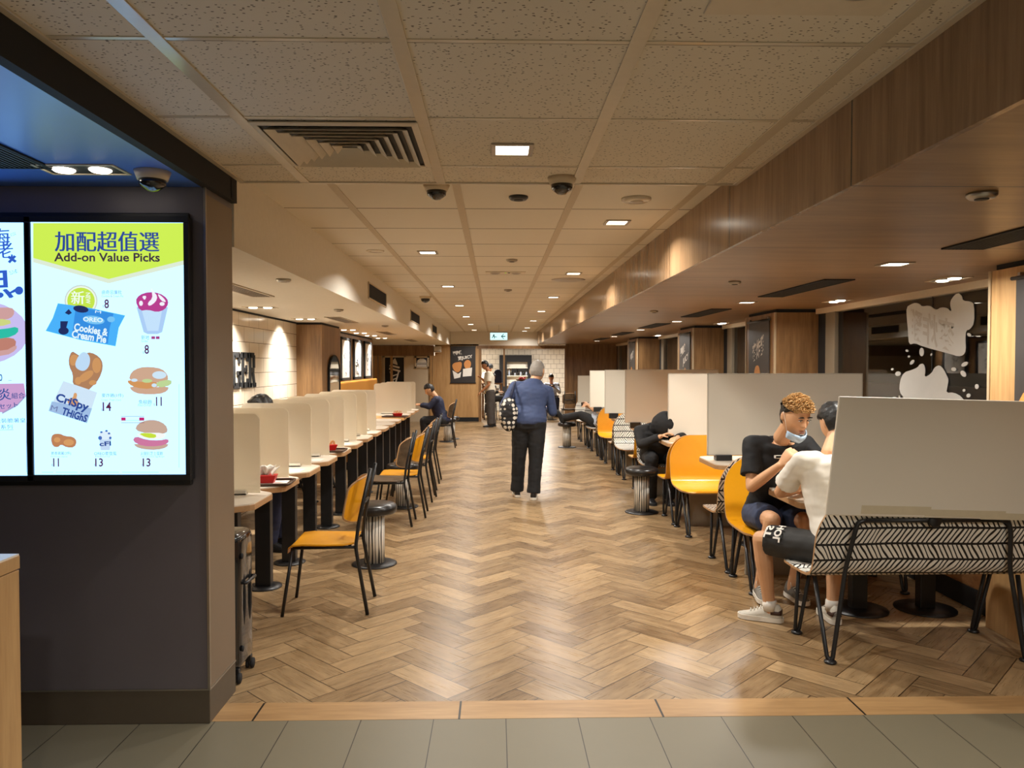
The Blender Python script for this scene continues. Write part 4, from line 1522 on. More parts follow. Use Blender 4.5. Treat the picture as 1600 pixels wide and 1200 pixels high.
# stools
def stool(label, loc, group='black round stools'):
    t = thing('round_stool', label, 'stool', loc, 0, group)
    m = MB()
    m.lathe((0, 0, 0.415), [(0.165, 0), (0.178, 0.012), (0.182, 0.04), (0.174, 0.066), (0.15, 0.078), (0.0, 0.082)], 32)
    m.build('seat_cushion', M['black_vinyl'], t, True)
    m = MB()
    m.lathe((0, 0, 0.018), [(0.082, 0), (0.082, 0.397)], 28)
    m.build('column', M['stool_stripe'], t, True)
    m = MB()
    m.lathe((0, 0, 0), [(0.178, 0), (0.180, 0.008), (0.16, 0.016), (0.09, 0.02)], 32)
    m.build('base_disc', M['black_metal'], t, True)
    return t


st = stool('black stool with striped column behind the nearest yellow chair', (-0.975, 6.18, 0))
dup(st, (1.592, 8.30, 0), 0.5, 'black stool with striped column on the right, before the slumped person')
dup(st, (1.398, 14.95, 0), 1.0, 'black stool that someone rests their legs on')
dup(st, (-1.0, 16.1, 0), 1.7, 'black stool at the far left near the dark-backed chair')
dup(st, (-0.96, 16.7, 0), 2.2, 'black stool half behind another at the far left')
dup(st, (-1.05, 8.69, 0), 2.7, 'black stool mostly hidden behind the left-hand chairs')

# side chairs: face -X before they are turned (feet as seen by the aisle)
def side_chair(name, label, mat_, loc, rz, group):
    t = thing(name, label, 'chair', loc, rz, group)
    m = MB()
    prof = [(-0.235, 0.395), (-0.228, 0.425), (-0.205, 0.444), (-0.14, 0.450), (0.0, 0.446), (0.12, 0.446), (0.185, 0.452)]
    rows_t, rows_b = [], []
    NY = 12
    for i, (x, z) in enumerate(prof):
        h = 0.20 - 0.012 * (i < 1) + 0.0
        h = {0: 0.175, 1: 0.19, 5: 0.195, 6: 0.17}.get(i, 0.203)
        rows_t.append([V((x, -h + 2 * h * j / NY, z + 0.006 * (2 * j / NY - 1) ** 2 + 0.006)) for j in range(NY + 1)])
        rows_b.append([p - V((0, 0, 0.012)) for p in rows_t[-1]])
    rs = [a + b[::-1] for a, b in zip(rows_t, rows_b)]
    m.rings(rs)
    auto_smooth(m.build('seat', [mat_], t, bevel=0.003), 50)
    # backrest: rounded panel leaning back
    lean = radians(11)

    def bp(u, w, d):
        c = 0.022 - 0.085 * (u / 0.18) ** 2
        return V((0.185 + w * sin(lean) + c + d * cos(lean), u, 0.645 + w * cos(lean) - d * sin(lean)))
    pts = smoothpoly([(-0.18, -0.13), (0.18, -0.13), (0.185, 0.0), (0.18, 0.17), (-0.18, 0.17), (-0.185, 0.0)], 3)
    m = MB()
    N = 8
    rings_f, rings_b = [], []
    for k in range(N, -1, -1):
        q = max(k / N, 0.02)
        rings_f.append([bp(p[0] * q, (p[1] - 0.02) * q + 0.02 + 0.06, -0.006) for p in pts])
        rings_b.append([bp(p[0] * q, (p[1] - 0.02) * q + 0.02 + 0.06, 0.006) for p in pts])
    m.rings(rings_f[::-1] + rings_b)
    auto_smooth(m.build('backrest', [mat_], t), 50)
    m = MB()
    edge = [bp(p[0], p[1] + 0.06, 0.0) for p in pts]
    m.tube(edge, 0.0068, 6, True)
    m.build('edge_band', M['ply_edge'], t, True)
    # frame
    for sy in (-1, 1):
        m = MB()
        m.tube([(-0.265, sy * 0.205, 0.002), (-0.205, sy * 0.165, 0.43)], 0.011, 8)
        m.build('leg', M['black_metal'], t, True)
        m = MB()
        m.tube(fillet([(0.272, sy * 0.195, 0.002), (0.195, sy * 0.170, 0.43), (0.215, sy * 0.150, 0.60), (0.288, sy * 0.135, 0.935)], 0.04, 4), 0.012, 8)
        m.build('leg', M['black_metal'], t, True)
        m = MB()
        m.tube([(-0.205, sy * 0.165, 0.43), (0.196, sy * 0.170, 0.432)], 0.010, 8)
        m.build('side_rail', M['black_metal'], t, True)
    m = MB()
    m.tube([(-0.19, -0.165, 0.43), (-0.19, 0.165, 0.43)], 0.009, 8)
    m.tube([(0.15, -0.168, 0.431), (0.15, 0.168, 0.431)], 0.009, 8)
    m.build('cross_rail', M['black_metal'], t, True)
    m = MB()
    m.tube([(0.238, -0.146, 0.70), (0.238, 0.146, 0.70)], 0.009, 8)
    m.build('back_bar', M['black_metal'], t, True)
    return t


GC = 'aisle chairs on the left'
chy = side_chair('side_chair', 'nearest yellow chair with black legs, alone in the left foreground', M['yellow_shell'], (-1.10, 5.095, 0), radians(2), GC)
chb = side_chair('side_chair', 'nearest dark walnut chair, next beyond the foreground stool', M['brown_shell'], (-1.10, 7.78, 0), 0.0, GC)
dup(chy, (-1.01, 8.22, 0), 0.03, 'yellow chair just beyond the nearest dark walnut chair')
dup(chb, (-1.00, 9.15, 0), -0.05, 'dark walnut chair between two yellow chairs, mostly hidden')
dup(chy, (-1.02, 9.62, 0), 0.02, 'farthest yellow chair of the left aisle row')
dup(chb, (-1.03, 10.55, 0), 0.0, 'dark chair at the far end of the left aisle row')
dup(chb, (-1.05, 15.08, 0), 0.0, 'dark-backed chair of the dark-clothed person at the far left')


# small tables on the left
def small_table_mb(t, topm, lam):
    m = MB()
    pts = []
    x0, x1, y0, y1 = -0.31, 0.31, -0.315, 0.315
    c = 0.10
    pts = [(x0, y0), (x1 - c * 1.4, y0), (x1 - 0.02, y0 + c), (x1, y0 + c + 0.03), (x1, y1 - c - 0.03), (x1 - 0.02, y1 - c), (x1 - c * 1.4, y1), (x0, y1)]
    m.prism(pts, lambda x, y, d: V((x, y, d)), 0.722, 0.758)
    m.build('tabletop', topm, t, bevel=0.003)
    m = MB()
    m.prism([(p[0] * 0.988, p[1] * 0.988) for p in pts], lambda x, y, d: V((x, y, d)), 0.758, 0.765)
    m.build('top_laminate', lam, t)
    m = MB()
    m.span((0.045, -0.035, 0.014), (0.155, 0.035, 0.722))
    lg = m.build('pedestal', M['black_metal'], t, bevel=0.004)
    m = MB()
    m.lathe((0.10, 0, 0), [(0.125, 0), (0.125, 0.008), (0.06, 0.014)], 28)
    m.build('base_disc', M['black_metal'], lg, True)


LX = -1.77
LT = lambda k: 4.86 + 0.69 * k
TN = 15
tl0 = None
for k in range(TN):
    if k == 0:
        lab = 'nearest small table, half hidden by the charcoal pillar'
    elif k == 1:
        lab = 'small table carrying the tray with the red carton'
    elif k == 11:
        lab = 'oak-topped small table with a tray, far along the left row'
    else:
        lab = '%s small pale table, counted from the viewer, in the left row' % ORD[k]
    if k in (0, 11):
        t = thing('small_table', lab, 'table', (LX, LT(k), 0), 0, 'small tables on the left')
        small_table_mb(t, M['ply_edge'] if k == 0 else M['table_wood'], M['table_top'] if k == 0 else M['table_wood'])
        if k == 0:
            tl0 = t
    else:
        dup(tl0, (LX, LT(k), 0), 0, lab)


def acrylic_panel(label, y):
    t = thing('acrylic_divider', label, 'divider', (LX - 0.035, y, 0.765), 0, 'frosted dividers on the left')
    m = MB()
    h, z1, r = 0.285, 0.525, 0.045
    pts = [(-h, 0.012), (h, 0.012)]
    for a in range(0, 7):
        q = pi / 2 * a / 6
        pts.append((h - r + r * cos(q), z1 - r + r * sin(q)))
    for a in range(0, 7):
        q = pi / 2 + pi / 2 * a / 6
        pts.append((-h + r + r * cos(q), z1 - r + r * sin(q)))
    m.prism(pts, lambda x, z, d: V((x, d, z)), -0.004, 0.004)
    m.build('panel', M['acrylic'], t)
    m = MB()
    m.span((-0.16, -0.022, 0.0015), (0.20, -0.006, 0.03))
    m.span((-0.16, 0.006, 0.0015), (0.20, 0.022, 0.03))
    m.span((-0.16, -0.022, 0.0015), (0.20, 0.022, 0.012))
    m.build('base_clamp', M['board_white'], t, bevel=0.002)
    return t


ap = None
PK = [0, 1, 2, 3, 4, 5, 6, 7, 12, 13, 14]
for i, k in enumerate(PK):
    y = LT(k) + 0.12
    lab = '%s frosted divider, counted from the viewer, on the left tables' % ORD[i]
    if ap is None:
        ap = acrylic_panel('nearest frosted divider, beside the charcoal pillar', y)
    else:
        dup(ap, (LX - 0.035, y, 0.765), 0, lab)

# wall benches on the left
GLB = 'wall benches on the left'
bl = shell_bench('banquette_bench', 'first wall bench behind the near left tables, mostly hidden', M['brown_shell'], (-2.335, 5.35, 0), pi / 2, GLB)
dup(bl, (-2.335, 6.75, 0), pi / 2, 'second wall bench, under the person behind the frosted dividers')
dup(bl, (-2.335, 8.15, 0), pi / 2, 'third wall bench on the left, below the lettering')
dup(bl, (-2.335, 9.55, 0), pi / 2, 'fourth wall bench on the left, before the wood pier')
# tall ochre booth seat in front of the lit posters
t = thing('ochre_banquette', 'tall ochre booth seat below the three tall white posters', 'booth seat', (-2.305, 14.05, 0))
m = MB()
m.span((-0.20, -2.30, 0.12), (0.22, 2.30, 0.45))
m.build('seat', M['orange_fabric'], t, bevel=0.03, seg=3)
m = MB()
m.span((-0.325, -2.30, 0.45), (-0.20, 2.30, 1.325))
m.build('backrest', M['orange_fabric'], t, bevel=0.03, seg=3)
m = MB()
m.span((-0.30, -2.28, 0.0), (0.19, 2.28, 0.12))
m.build('plinth', M['black_matt'], t)
t = thing('arched_mirror', 'tall arch-topped mirror with a black rim on the side of the wood pier', 'mirror', (-2.335, 11.10, 0))
pts = [(-0.36, 0.45), (0.36, 0.45), (0.36, 1.50)] + [(0.36 * cos(a), 1.50 + 0.24 * sin(a)) for a in [pi * k / 14 for k in range(1, 14)]] + [(-0.36, 1.50)]
m = MB()
m.prism(pts, lambda y, z, d: V((d, y, z)), 0.001, 0.022)
m.build('backing', M['black_matt'], t)
m = MB()
m.prism([(p[0] * 0.93, 0.5 + (p[1] - 0.45) * 0.965) for p in pts], lambda y, z, d: V((d, y, z)), 0.022, 0.024)
m.build('mirror_glass', plain('mirror_silver', srgb(206, 200, 188), 0.04, metal=1.0, var=0.01), t)
m = MB()
m.tube([V((0.024, y, z)) for y, z in pts], 0.012, 6, True)
m.build('rim', M['black_matt'], t, True)

# ------------------------------------------------------------------ things on the tables
def tray_of(label, loc, rz, red=True):
    t = thing('serving_tray', label, 'tray', loc, rz, 'serving trays')
    m = MB()
    rounded_top(m, -0.19, 0.19, -0.13, 0.13, 0.0, 0.006, 0.03)
    m.build('tray_base', M['tray'], t)
    m = MB()
    ring = []
    for (cx, cy, a0) in ((0.16, 0.10, 0), (-0.16, 0.10, pi / 2), (-0.16, -0.10, pi), (0.16, -0.10, 1.5 * pi)):
        for k in range(5):
            a = a0 + pi / 2 * k / 4
            ring.append(V((cx + 0.035 * cos(a), cy + 0.035 * sin(a), 0.012)))
    m.tube(ring, 0.008, 6, True)
    m.build('rim', M['tray'], t, True)
    return t


tb = tray_of('brown tray with a paper liner on the table near the pillar', (-1.63, LT(1) - 0.11, 0.766), 0.08)
m = MB()
m.box((0.03, 0.0, 0.007), (0.26, 0.18, 0.001))
m.build('paper_liner', M['paper'], tb)
tray_of('brown tray with a red carton, farther along the left tables', (-1.66, LT(4) - 0.12, 0.766), 0.0)
tray_of('brown tray on the oak-topped table', (-1.62, LT(11), 0.766), -0.1)


def carton(label, loc, rz, fries=True):
    t = thing('food_carton', label, 'carton', loc, rz, 'red food cartons')
    m = MB()
    rs = []
    for (a, b, z) in ((0.055, 0.035, 0), (0.075, 0.05, 0.055)):
        rs.append([V(p) for p in ((-a, -b, z), (a, -b, z), (a, b, z), (-a, b, z))])
    m.rings(rs)
    m.build('box', M['red_card'], t, bevel=0.003)
    if not fries:
        return t
    m = MB()
    for k in range(9):
        x = -0.055 + 0.0137 * k
        m.box((x, random.uniform(-0.02, 0.02), 0.062 + random.uniform(0, 0.014)), (0.008, 0.008, 0.05), Matrix.Rotation(random.uniform(-0.5, 0.5), 3, 'Y'))
    m.build('fries', M['table_wood'], t)
    return t


carton('red carton on the tray nearest the charcoal pillar', (-1.615, LT(1) - 0.12, 0.775), 0.1, False)
carton('small red carton on the second tray of the left tables', (-1.62, LT(4) - 0.13, 0.775), 0.5)
carton('small red carton on the tray of the oak-topped table', (-1.58, LT(11) - 0.03, 0.775), 0.4)
t = thing('crumpled_napkin', 'white crumpled napkin standing up from the red carton', 'napkin', (-1.61, LT(1) - 0.12, 0.829))
m = MB()
rnd = random.Random(3)
for q in range(3):
    rows = []
    a0 = rnd.uniform(0, 6)
    for i in range(6):
        row = []
        for j in range(6):
            u, w = i / 5 - 0.5, j / 5
            row.append(V((u * 0.09 * (0.5 + w) + (q - 1) * 0.025, 0.022 * sin(6 * u + a0) + 0.02 * w * (q - 1), w * 0.06 + 0.010 * sin(9 * u + a0))))
        rows.append(row)
    vs = [p for r in rows for p in r]
    fs = [(i * 6 + j, i * 6 + j + 1, (i + 1) * 6 + j + 1, (i + 1) * 6 + j) for i in range(5) for j in range(5)]
    m.add(vs, fs)
o = m.build('sheet', M['paper'], t, True)
sd = o.modifiers.new('thick', 'SOLIDIFY')
sd.thickness = 0.002
for i, k in enumerate((2, 3, 5)):
    m = MB()
    m.box((0, 0, 0.001), (0.26, 0.19, 0.0012))
    tag(m.build('paper_placemat', M['paper'], None, origin=None), '%s paper placemat, counted from the viewer, lying on the left tables' % ORD[i], 'placemat', 'paper placemats')
    o = C.objects[-1]
    o.location = (-1.66, LT(k) - 0.14, 0.7655)
m = MB()
m.box((0, 0, 0.0015), (0.30, 0.21, 0.0015))
o = tag(m.build('paper_sheet', M['paper']), 'white paper lying on the table between the two seated men', 'paper')
o.location = (2.22, TY(-1) + 0.03, 0.7605)

# ------------------------------------------------------------------ wall lettering G E R
t = thing('wall_lettering', 'black raised letters G E R on the cream tiled wall', 'sign', (X_WALL_L, 8.2, 1.55), 0)
zz = 0.19


def letter(name, bars, yc, w=0.205, leg=None):
    m = MB()
    for (a, b) in bars:
        m.span((0.001, yc + (a[0] - 0.5) * w, (a[1] - 0.5) * 2 * zz), (0.018, yc + (b[0] - 0.5) * w, (b[1] - 0.5) * 2 * zz))
    if leg:
        m.prism([(yc + (a - 0.5) * w, (b - 0.5) * 2 * zz) for a, b in leg], lambda y, z, d: V((d, y, z)), 0.001, 0.018)
    m.build(name, M['black_matt'], t, bevel=0.002, seg=2)


letter('letter_g', [((0.0, 0.08), (0.22, 0.92)), ((0.06, 0.84), (0.85, 1.0)), ((0.06, 0.0), (0.85, 0.16)), ((0.70, 0.68), (0.95, 0.96)), ((0.70, 0.04), (0.95, 0.46)), ((0.52, 0.36), (1.0, 0.48))], 8.0 - 8.2, 0.225)
letter('letter_e', [((0.10, 0.0), (0.32, 1.0)), ((0.0, 0.84), (1.0, 1.0)), ((0.0, 0.0), (1.0, 0.16)), ((0.36, 0.45), (0.78, 0.57)), ((0.80, 0.74), (1.0, 1.0)), ((0.80, 0.0), (1.0, 0.26)), ((0.66, 0.38), (0.80, 0.64))], 8.25 - 8.2, 0.215)
letter('letter_r', [((0.08, 0.0), (0.30, 1.0)), ((0.0, 0.85), (0.74, 1.0)), ((0.0, 0.0), (0.42, 0.13)), ((0.64, 0.56), (0.86, 0.93)), ((0.30, 0.43), (0.74, 0.57)), ((0.76, 0.0), (1.0, 0.13))], 8.50 - 8.2, 0.235, [(0.46, 0.45), (0.70, 0.45), (0.94, 0.0), (0.70, 0.0)])


# ------------------------------------------------------------------ pictures and posters
def left_poster(label, y0, y1, z0, z1, marks):
    t = thing('framed_poster', label, 'poster', (-2.645, (y0 + y1) / 2, (z0 + z1) / 2), 0, 'tall framed posters')
    h, w = (z1 - z0) / 2, (y1 - y0) / 2
    m = MB()
    for a, b in (((-w, -h), (w, -h + 0.045)), ((-w, h - 0.045), (w, h)), ((-w, -h), (-w + 0.10, h)), ((w - 0.07, -h), (w, h))):
        m.span((0.0, a[0], a[1]), (0.03, b[0], b[1]))
    m.build('frame', M['black_matt'], t, bevel=0.002)
    m = MB()
    m.span((0.001, -w + 0.02, -h + 0.02), (0.012, w - 0.02, h - 0.02))
    m.build('sheet', M['paper'], t)
    m = MB()
    for pts in marks:
        m.tube([V((0.0135, p[0] * w, p[1] * h)) for p in pts], 0.006, 5)
    m.build('line_drawing', M['black_matt'], t)
    return t


sq = lambda cx, cy, r, n=7, ph=0: [(cx + r * cos(a) * (0.6 + 0.4 * k / n), cy + 0.5 * r * sin(a)) for k, a in [(k, ph + 5.2 * k / n) for k in range(n + 1)]]
left_poster('nearest of the three tall white posters, with a small curl drawn high up', 13.1, 14.0, 1.34, 2.09, [sq(-0.05, 0.15, 0.25), [(0.1, -0.05), (0.18, -0.16)], [(0.0, -0.45), (0.05, -0.52)], [(0.1, -0.62), (0.16, -0.72), (0.1, -0.8)]])
left_poster('middle of the three tall white posters, with a sketched figure', 14.3, 15.2, 1.34, 2.09, [[(-0.4, -0.15), (-0.1, -0.18), (-0.1, 0.0)], [(-0.5, -0.3), (-0.2, -0.36), (0.2, -0.3)], sq(0.0, -0.5, 0.5, 9), [(-0.1, -0.6), (0.3, -0.8), (0.0, -0.95)], sq(0.2, -0.1, 0.3)])
left_poster('farthest of the three tall white posters, with a drawn leaf shape', 15.45, 16.35, 1.34, 2.09, [[(0.0, 0.35), (-0.25, 0.15), (-0.1, -0.1), (0.2, 0.05), (0.1, 0.25), (0.0, 0.35)], [(0.05, 0.1), (0.1, -0.2), (0.0, -0.3)], [(0.0, -0.5), (0.05, -0.6)]])


def back_picture(name, label, cat, x0, x1, z0, z1, frame, sheet):
    t = thing(name, label, cat, ((x0 + x1) / 2, Y_BACK - 0.001, (z0 + z1) / 2))
    w, h = (x1 - x0) / 2, (z1 - z0) / 2
    m = MB()
    e = 0.045
    for a, b in (((-w, -h), (w, -h + e)), ((-w, h - e), (w, h)), ((-w, -h), (-w + e, h)), ((w - e, -h), (w, h))):
        m.span((a[0], -0.03, a[1]), (b[0], 0.0, b[1]))
    m.build('frame', frame, t)
    m = MB()
    m.span((-w + 0.01, -0.012, -h + 0.01), (w - 0.01, -0.002, h - 0.01))
    m.build('sheet', sheet, t)
    return t, w, h


def draw(t, name, polys, mat_, d=-0.0135, smooth=0):
    m = MB()
    for p in polys:
        if smooth:
            p = smoothpoly(p, smooth)
        m.prism(p, lambda x, z, e: V((x, d - e, z)), 0, 0.001)
    return m.build(name, mat_, t)


t, w, h = back_picture('ice_cream_picture', 'black picture of a white line-drawn ice cream cone on the far left wall', 'picture', -3.18, -2.55, 0.95, 1.87, M['white_trim'], M['black_plastic'])
draw(t, 'cone_drawing', [[(-0.14, 0.02), (-0.02, -0.42), (0.02, -0.42), (0.14, 0.02), (0.10, 0.02), (0.0, -0.34), (-0.10, 0.02)], [(-0.16, 0.08), (0.16, 0.0), (0.17, 0.05), (-0.14, 0.13)], [(-0.15, 0.17), (0.14, 0.10), (0.15, 0.15), (-0.12, 0.22)], [(-0.10, 0.26), (0.09, 0.20), (0.08, 0.26), (0.02, 0.40), (-0.02, 0.36)], [(-0.08, -0.10), (0.08, -0.05), (0.07, -0.08), (-0.07, -0.13)], [(-0.05, -0.2), (0.05, -0.16), (0.045, -0.19), (-0.045, -0.23)]], M['paper'])
t, w, h = back_picture('burger_picture', 'small dark picture of a white line-drawn burger on the far wall', 'picture', -2.29, -1.89, 1.52, 1.86, M['white_trim'], M['navy_cloth'])
draw(t, 'burger_drawing', [[(-0.14, -0.02), (0.14, -0.02), (0.12, 0.06), (0.05, 0.10), (-0.05, 0.10), (-0.12, 0.06)], [(-0.15, -0.06), (0.15, -0.06), (0.15, -0.035), (-0.15, -0.035)], [(-0.14, -0.12), (0.14, -0.12), (0.14, -0.075), (-0.14, -0.075)]], M['paper'])
# the big advertising poster on the back wood panel
t = thing('wall_poster', 'dark poster lettered JUICY with chicken pictures on the far wood panel', 'poster', (-0.92, Y_BACK - 0.02, 1.62))
m = MB()
m.span((-0.355, 0.0, -0.515), (0.355, 0.012, 0.515))
m.build('sheet', plain('dark_poster_sheet', srgb(48, 44, 44), 0.5), t)
m = MB()
m.span((-0.37, -0.006, 0.505), (0.37, 0.014, 0.53))
m.span((-0.37, -0.006, -0.53), (0.37, 0.014, -0.505))
m.build('hanging_rail', M['black_metal'], t)
m = MB()
put_text(m, '更脆嫩', 0.115, lambda x, y: V((-0.16 + x, -0.002, 0.34 + y)), 0.27, 0.12, 0.05)
put_text(m, '更JUICY', 0.125, lambda x, y: V((0.06 + x, -0.002, 0.20 + y)), 0.42, 0.16, 0.04)
m.build('poster_text', M['paper'], t)
draw(t, 'chicken_picture', [[(-0.32, 0.03), (-0.10, 0.09), (-0.02, 0.06), (-0.06, -0.16), (-0.16, -0.24), (-0.28, -0.14)], [(0.02, 0.04), (0.08, 0.13), (0.18, 0.14), (0.24, 0.04), (0.20, -0.10), (0.10, -0.14), (0.04, -0.06)]], plain('poster_chicken', srgb(206, 140, 78), 0.6, var=0.3, vs=60), -0.002, 2)
draw(t, 'bag_picture', [[(0.0, -0.12), (0.26, -0.08), (0.24, -0.32), (-0.01, -0.34)], [(-0.30, -0.16), (-0.14, -0.26), (-0.05, -0.20), (-0.08, -0.36), (-0.25, -0.40)]], M['paper'], -0.003)


def column_poster(label, yc, lines, chick):
    t = thing('column_poster', label, 'poster', (3.0, yc, 1.55), 0, 'posters on the wood columns')
    w = 0.33
    m = MB()
    m.span((-0.016, -w, -0.80), (-0.006, w, 0.545))
    m.build('sheet', M['poster_dark'], t)
    m = MB()
    m.tube([(-0.02, -w - 0.03, 0.55), (-0.02, w + 0.03, 0.55)], 0.012, 8)
    m.build('hanging_rail', M['black_metal'], t, True)
    for sy in (-1, 1):
        m = MB()
        m.span((-0.02, sy * (w * 0.92) - 0.01, 0.55), (0.0, sy * (w * 0.92) + 0.01, 0.58))
        m.build('hook', M['steel'], t)
    m = MB()
    for body, u, z, hh, ww in lines:
        # read from the aisle: +u runs toward the viewer
        put_text(m, body, hh, lambda x, y: V((-0.0175, -(u + x), z + y)), ww, 0.0, 0.02, 0.30)
    m.build('poster_text', M['paper'], t)
    for pts in chick:
        mm = MB()
        mm.prism(smoothpoly(pts, 2), lambda x, z, d: V((-0.017 - d, -x, z)), 0, 0.002)
        mm.build('chicken_picture', M['poster_chicken'], t)
    return t


M['poster_dark'] = plain('poster_dark', srgb(60, 56, 54), 0.45, var=0.25, vs=5)
M['poster_chicken'] = plain('poster_fried_chicken', srgb(214, 146, 74), 0.55, var=0.3, vs=50)
column_poster('dark hanging poster with chicken and three white characters on the second wood column', 8.66, [('麥炸雞', 0.0, 0.24, 0.22, 0.40)], [[(-0.12, 0.02), (-0.02, 0.06), (0.06, 0.02), (0.08, -0.2), (0.02, -0.36), (-0.10, -0.34), (-0.14, -0.14)], [(0.04, -0.20), (0.14, -0.14), (0.22, -0.28), (0.20, -0.50), (0.06, -0.56), (-0.02, -0.40)], [(-0.22, -0.42), (-0.12, -0.34), (-0.02, -0.42), (-0.02, -0.62), (-0.2, -0.62)]])
column_poster('dark hanging poster lettered JUICY on the third wood column', 12.07, [('更脆嫩', -0.10, 0.30, 0.14, 0.30), ('JUICY', 0.08, 0.14, 0.13, 0.34)], [[(-0.24, -0.14), (0.0, -0.02), (0.02, -0.5), (-0.26, -0.5)], [(0.0, 0.0), (0.08, 0.02), (0.14, -0.14), (0.12, -0.5), (0.0, -0.5)]])
column_poster('dark hanging poster with chicken on the nearest column, cut by the picture edge', 4.02, [('麥炸雞', 0.02, 0.24, 0.22, 0.40)], [[(-0.30, -0.10), (-0.05, -0.04), (0.1, -0.2), (0.0, -0.5), (-0.2, -0.56), (-0.31, -0.4)], [(-0.1, -0.2), (0.2, -0.1), (0.25, -0.5), (-0.1, -0.55)]])
column_poster('dark hanging poster on the farthest wood column', 16.75, [('更脆嫩', 0.0, 0.26, 0.16, 0.36)], [[(-0.12, 0.02), (0.06, 0.02), (0.10, -0.3), (-0.14, -0.3)]])


# ------------------------------------------------------------------ stickers on the window glass
def decal(label, pts, smooth=2, mark=None):
    q = []
    for (px, py) in smoothpoly(pts, smooth):
        r = ray(px, py)
        p = r * (3.493 / r.x) + V((0, 0, CAM_H))
        q.append((p.y, p.z))
    cy = (min(p[0] for p in q) + max(p[0] for p in q)) / 2
    cz = (min(p[1] for p in q) + max(p[1] for p in q)) / 2
    t = thing('window_sticker', label, 'window sticker', (3.493, cy, cz), 0, 'pale stickers on the window')
    m = MB()
    m.prism([(p[0] - cy, p[1] - cz) for p in q], lambda y, z, d: V((d, y, z)), 0, 0.003)
    m.build('vinyl', M['decal'], t)
    if mark:
        m = MB()
        for body, u, z, hh, ww in mark:
            put_text(m, body, hh, lambda x, y: V((-0.0008, u + x, z + y)), ww, 0.0, 0.02, 0.22)
        m.build('lettering', M['decal_mark'], t)
    return t


decal('large pale window sticker shaped as tilted lettering, seen from behind', [(1416, 480), (1424, 475), (1430, 473), (1437, 475), (1440, 479), (1452, 477), (1460, 483), (1464, 484), (1470, 480), (1480, 481), (1484, 486), (1487, 486), (1484, 475), (1487, 466), (1496, 457), (1503, 462), (1504, 470), (1517, 471), (1522, 476), (1522, 505), (1515, 515), (1509, 516), (1508, 530), (1509, 548), (1505, 555), (1497, 557), (1488, 554), (1440, 541), (1430, 536), (1420, 539), (1419, 520), (1417, 500)], 1, [('麥炸雞', 0.10, -0.02, 0.26, 0.66)])
decal('pale window sticker in the outline of fried chicken pieces', [(1409, 632), (1413, 622), (1405, 612), (1406, 595), (1412, 582), (1425, 578), (1434, 574), (1437, 569), (1443, 568), (1446, 578), (1444, 590), (1455, 584), (1460, 574), (1468, 570), (1475, 578), (1479, 587), (1482, 593), (1480, 604), (1478, 614), (1490, 613), (1503, 620), (1508, 632)], 1)
CR = [(1440, 550, 3, 6), (1425, 566, 2, 4), (1403, 584, 3, 4), (1417, 548, 1.5, 2), (1420, 557, 1.5, 1.5), (1455, 554, 1, 2), (1507, 569, 2.5, 5), (1490, 577, 2.5, 3.5), (1505, 584, 3, 5), (1526, 604, 2.5, 3.5), (1513, 618, 2.5, 3), (1397, 622, 1.8, 3), (1514, 523, 2, 3), (1405, 620, 1.2, 2), (1506, 610, 1.6, 2), (1394, 577, 1.4, 1.8)]
for i, (cx, cy, a, b) in enumerate(CR):
    side = 'left' if cx < 1450 else 'right'
    decal('small pale crumb-shaped sticker on the window, on the %s side of the large stickers' % side, ellipse(cx, cy, a * 1.3, b * 1.2, 7, i * 0.7), 1)

# ------------------------------------------------------------------ far end of the restaurant
t = thing('air_conditioner', 'small white wall unit high on the far wall beside the wood panel', 'air conditioner', (-1.63, Y_BACK - 0.12, 2.05))
m = MB()
m.span((-0.10, -0.08, -0.085), (0.10, 0.12, 0.09))
m.build('casing', M['paper'], t, bevel=0.02)
m = MB()
m.span((-0.085, -0.085, -0.07), (0.085, -0.078, -0.045))
m.build('outlet', M['lamp_trim'], t)

t = thing('pickup_shelf', 'wood and steel counter with white tops behind the far opening', 'counter', (0.0, 23.6, 0))
m = MB()
m.span((-0.45, -0.25, 1.02), (0.22, 0.25, 1.06))
m.build('upper_shelf', M['column_wood'], t)
m = MB()
m.span((-0.40, -0.3, 0.74), (0.22, 0.3, 0.78))
m.build('lower_top', M['table_top'], t)
for x in (-0.38, 0.18):
    m = MB()
    m.span((x - 0.03, -0.22, 0), (x + 0.03, -0.16, 1.02))
    m.build('leg', M['column_wood'], t)
t = thing('domed_case', 'dark blue round-topped case standing on the far counter', 'case', (0.08, 23.6, 1.06))
m = MB()
pts = [(-0.12, 0), (0.12, 0), (0.12, 0.30)] + [(0.12 * cos(a), 0.30 + 0.12 * sin(a)) for a in [pi * k / 10 for k in range(1, 10)]] + [(-0.12, 0.30)]
m.prism(pts, lambda x, z, d: V((x, d, z)), -0.07, 0.07)
m.build('shell', M['navy_cloth'], t, bevel=0.015)
m = MB()
m.tube(fillet([(-0.04, -0.075, 0.36), (-0.04, -0.10, 0.36), (0.04, -0.10, 0.36), (0.04, -0.075, 0.36)], 0.01), 0.008, 6)
m.build('handle', M['black_plastic'], t, True)
for i, (x, z) in enumerate(((-0.10, 0.78), (0.02, 0.78), (0.10, 0.78))):
    t = thing('paper_cup', '%s white paper cup on the lower far counter' % ('left', 'middle', 'right')[i], 'cup', (x, 23.5, z), 0, 'paper cups on the far counter')
    m = MB()
    m.lathe((0, 0, 0), [(0.03, 0), (0.04, 0.11)], 14)
    m.build('cup', M['paper'], t, True)
    m = MB()
    m.lathe((0, 0, 0.11), [(0.042, 0), (0.042, 0.008), (0.03, 0.012)], 14)
    m.build('lid', M['black_plastic'], t, True)

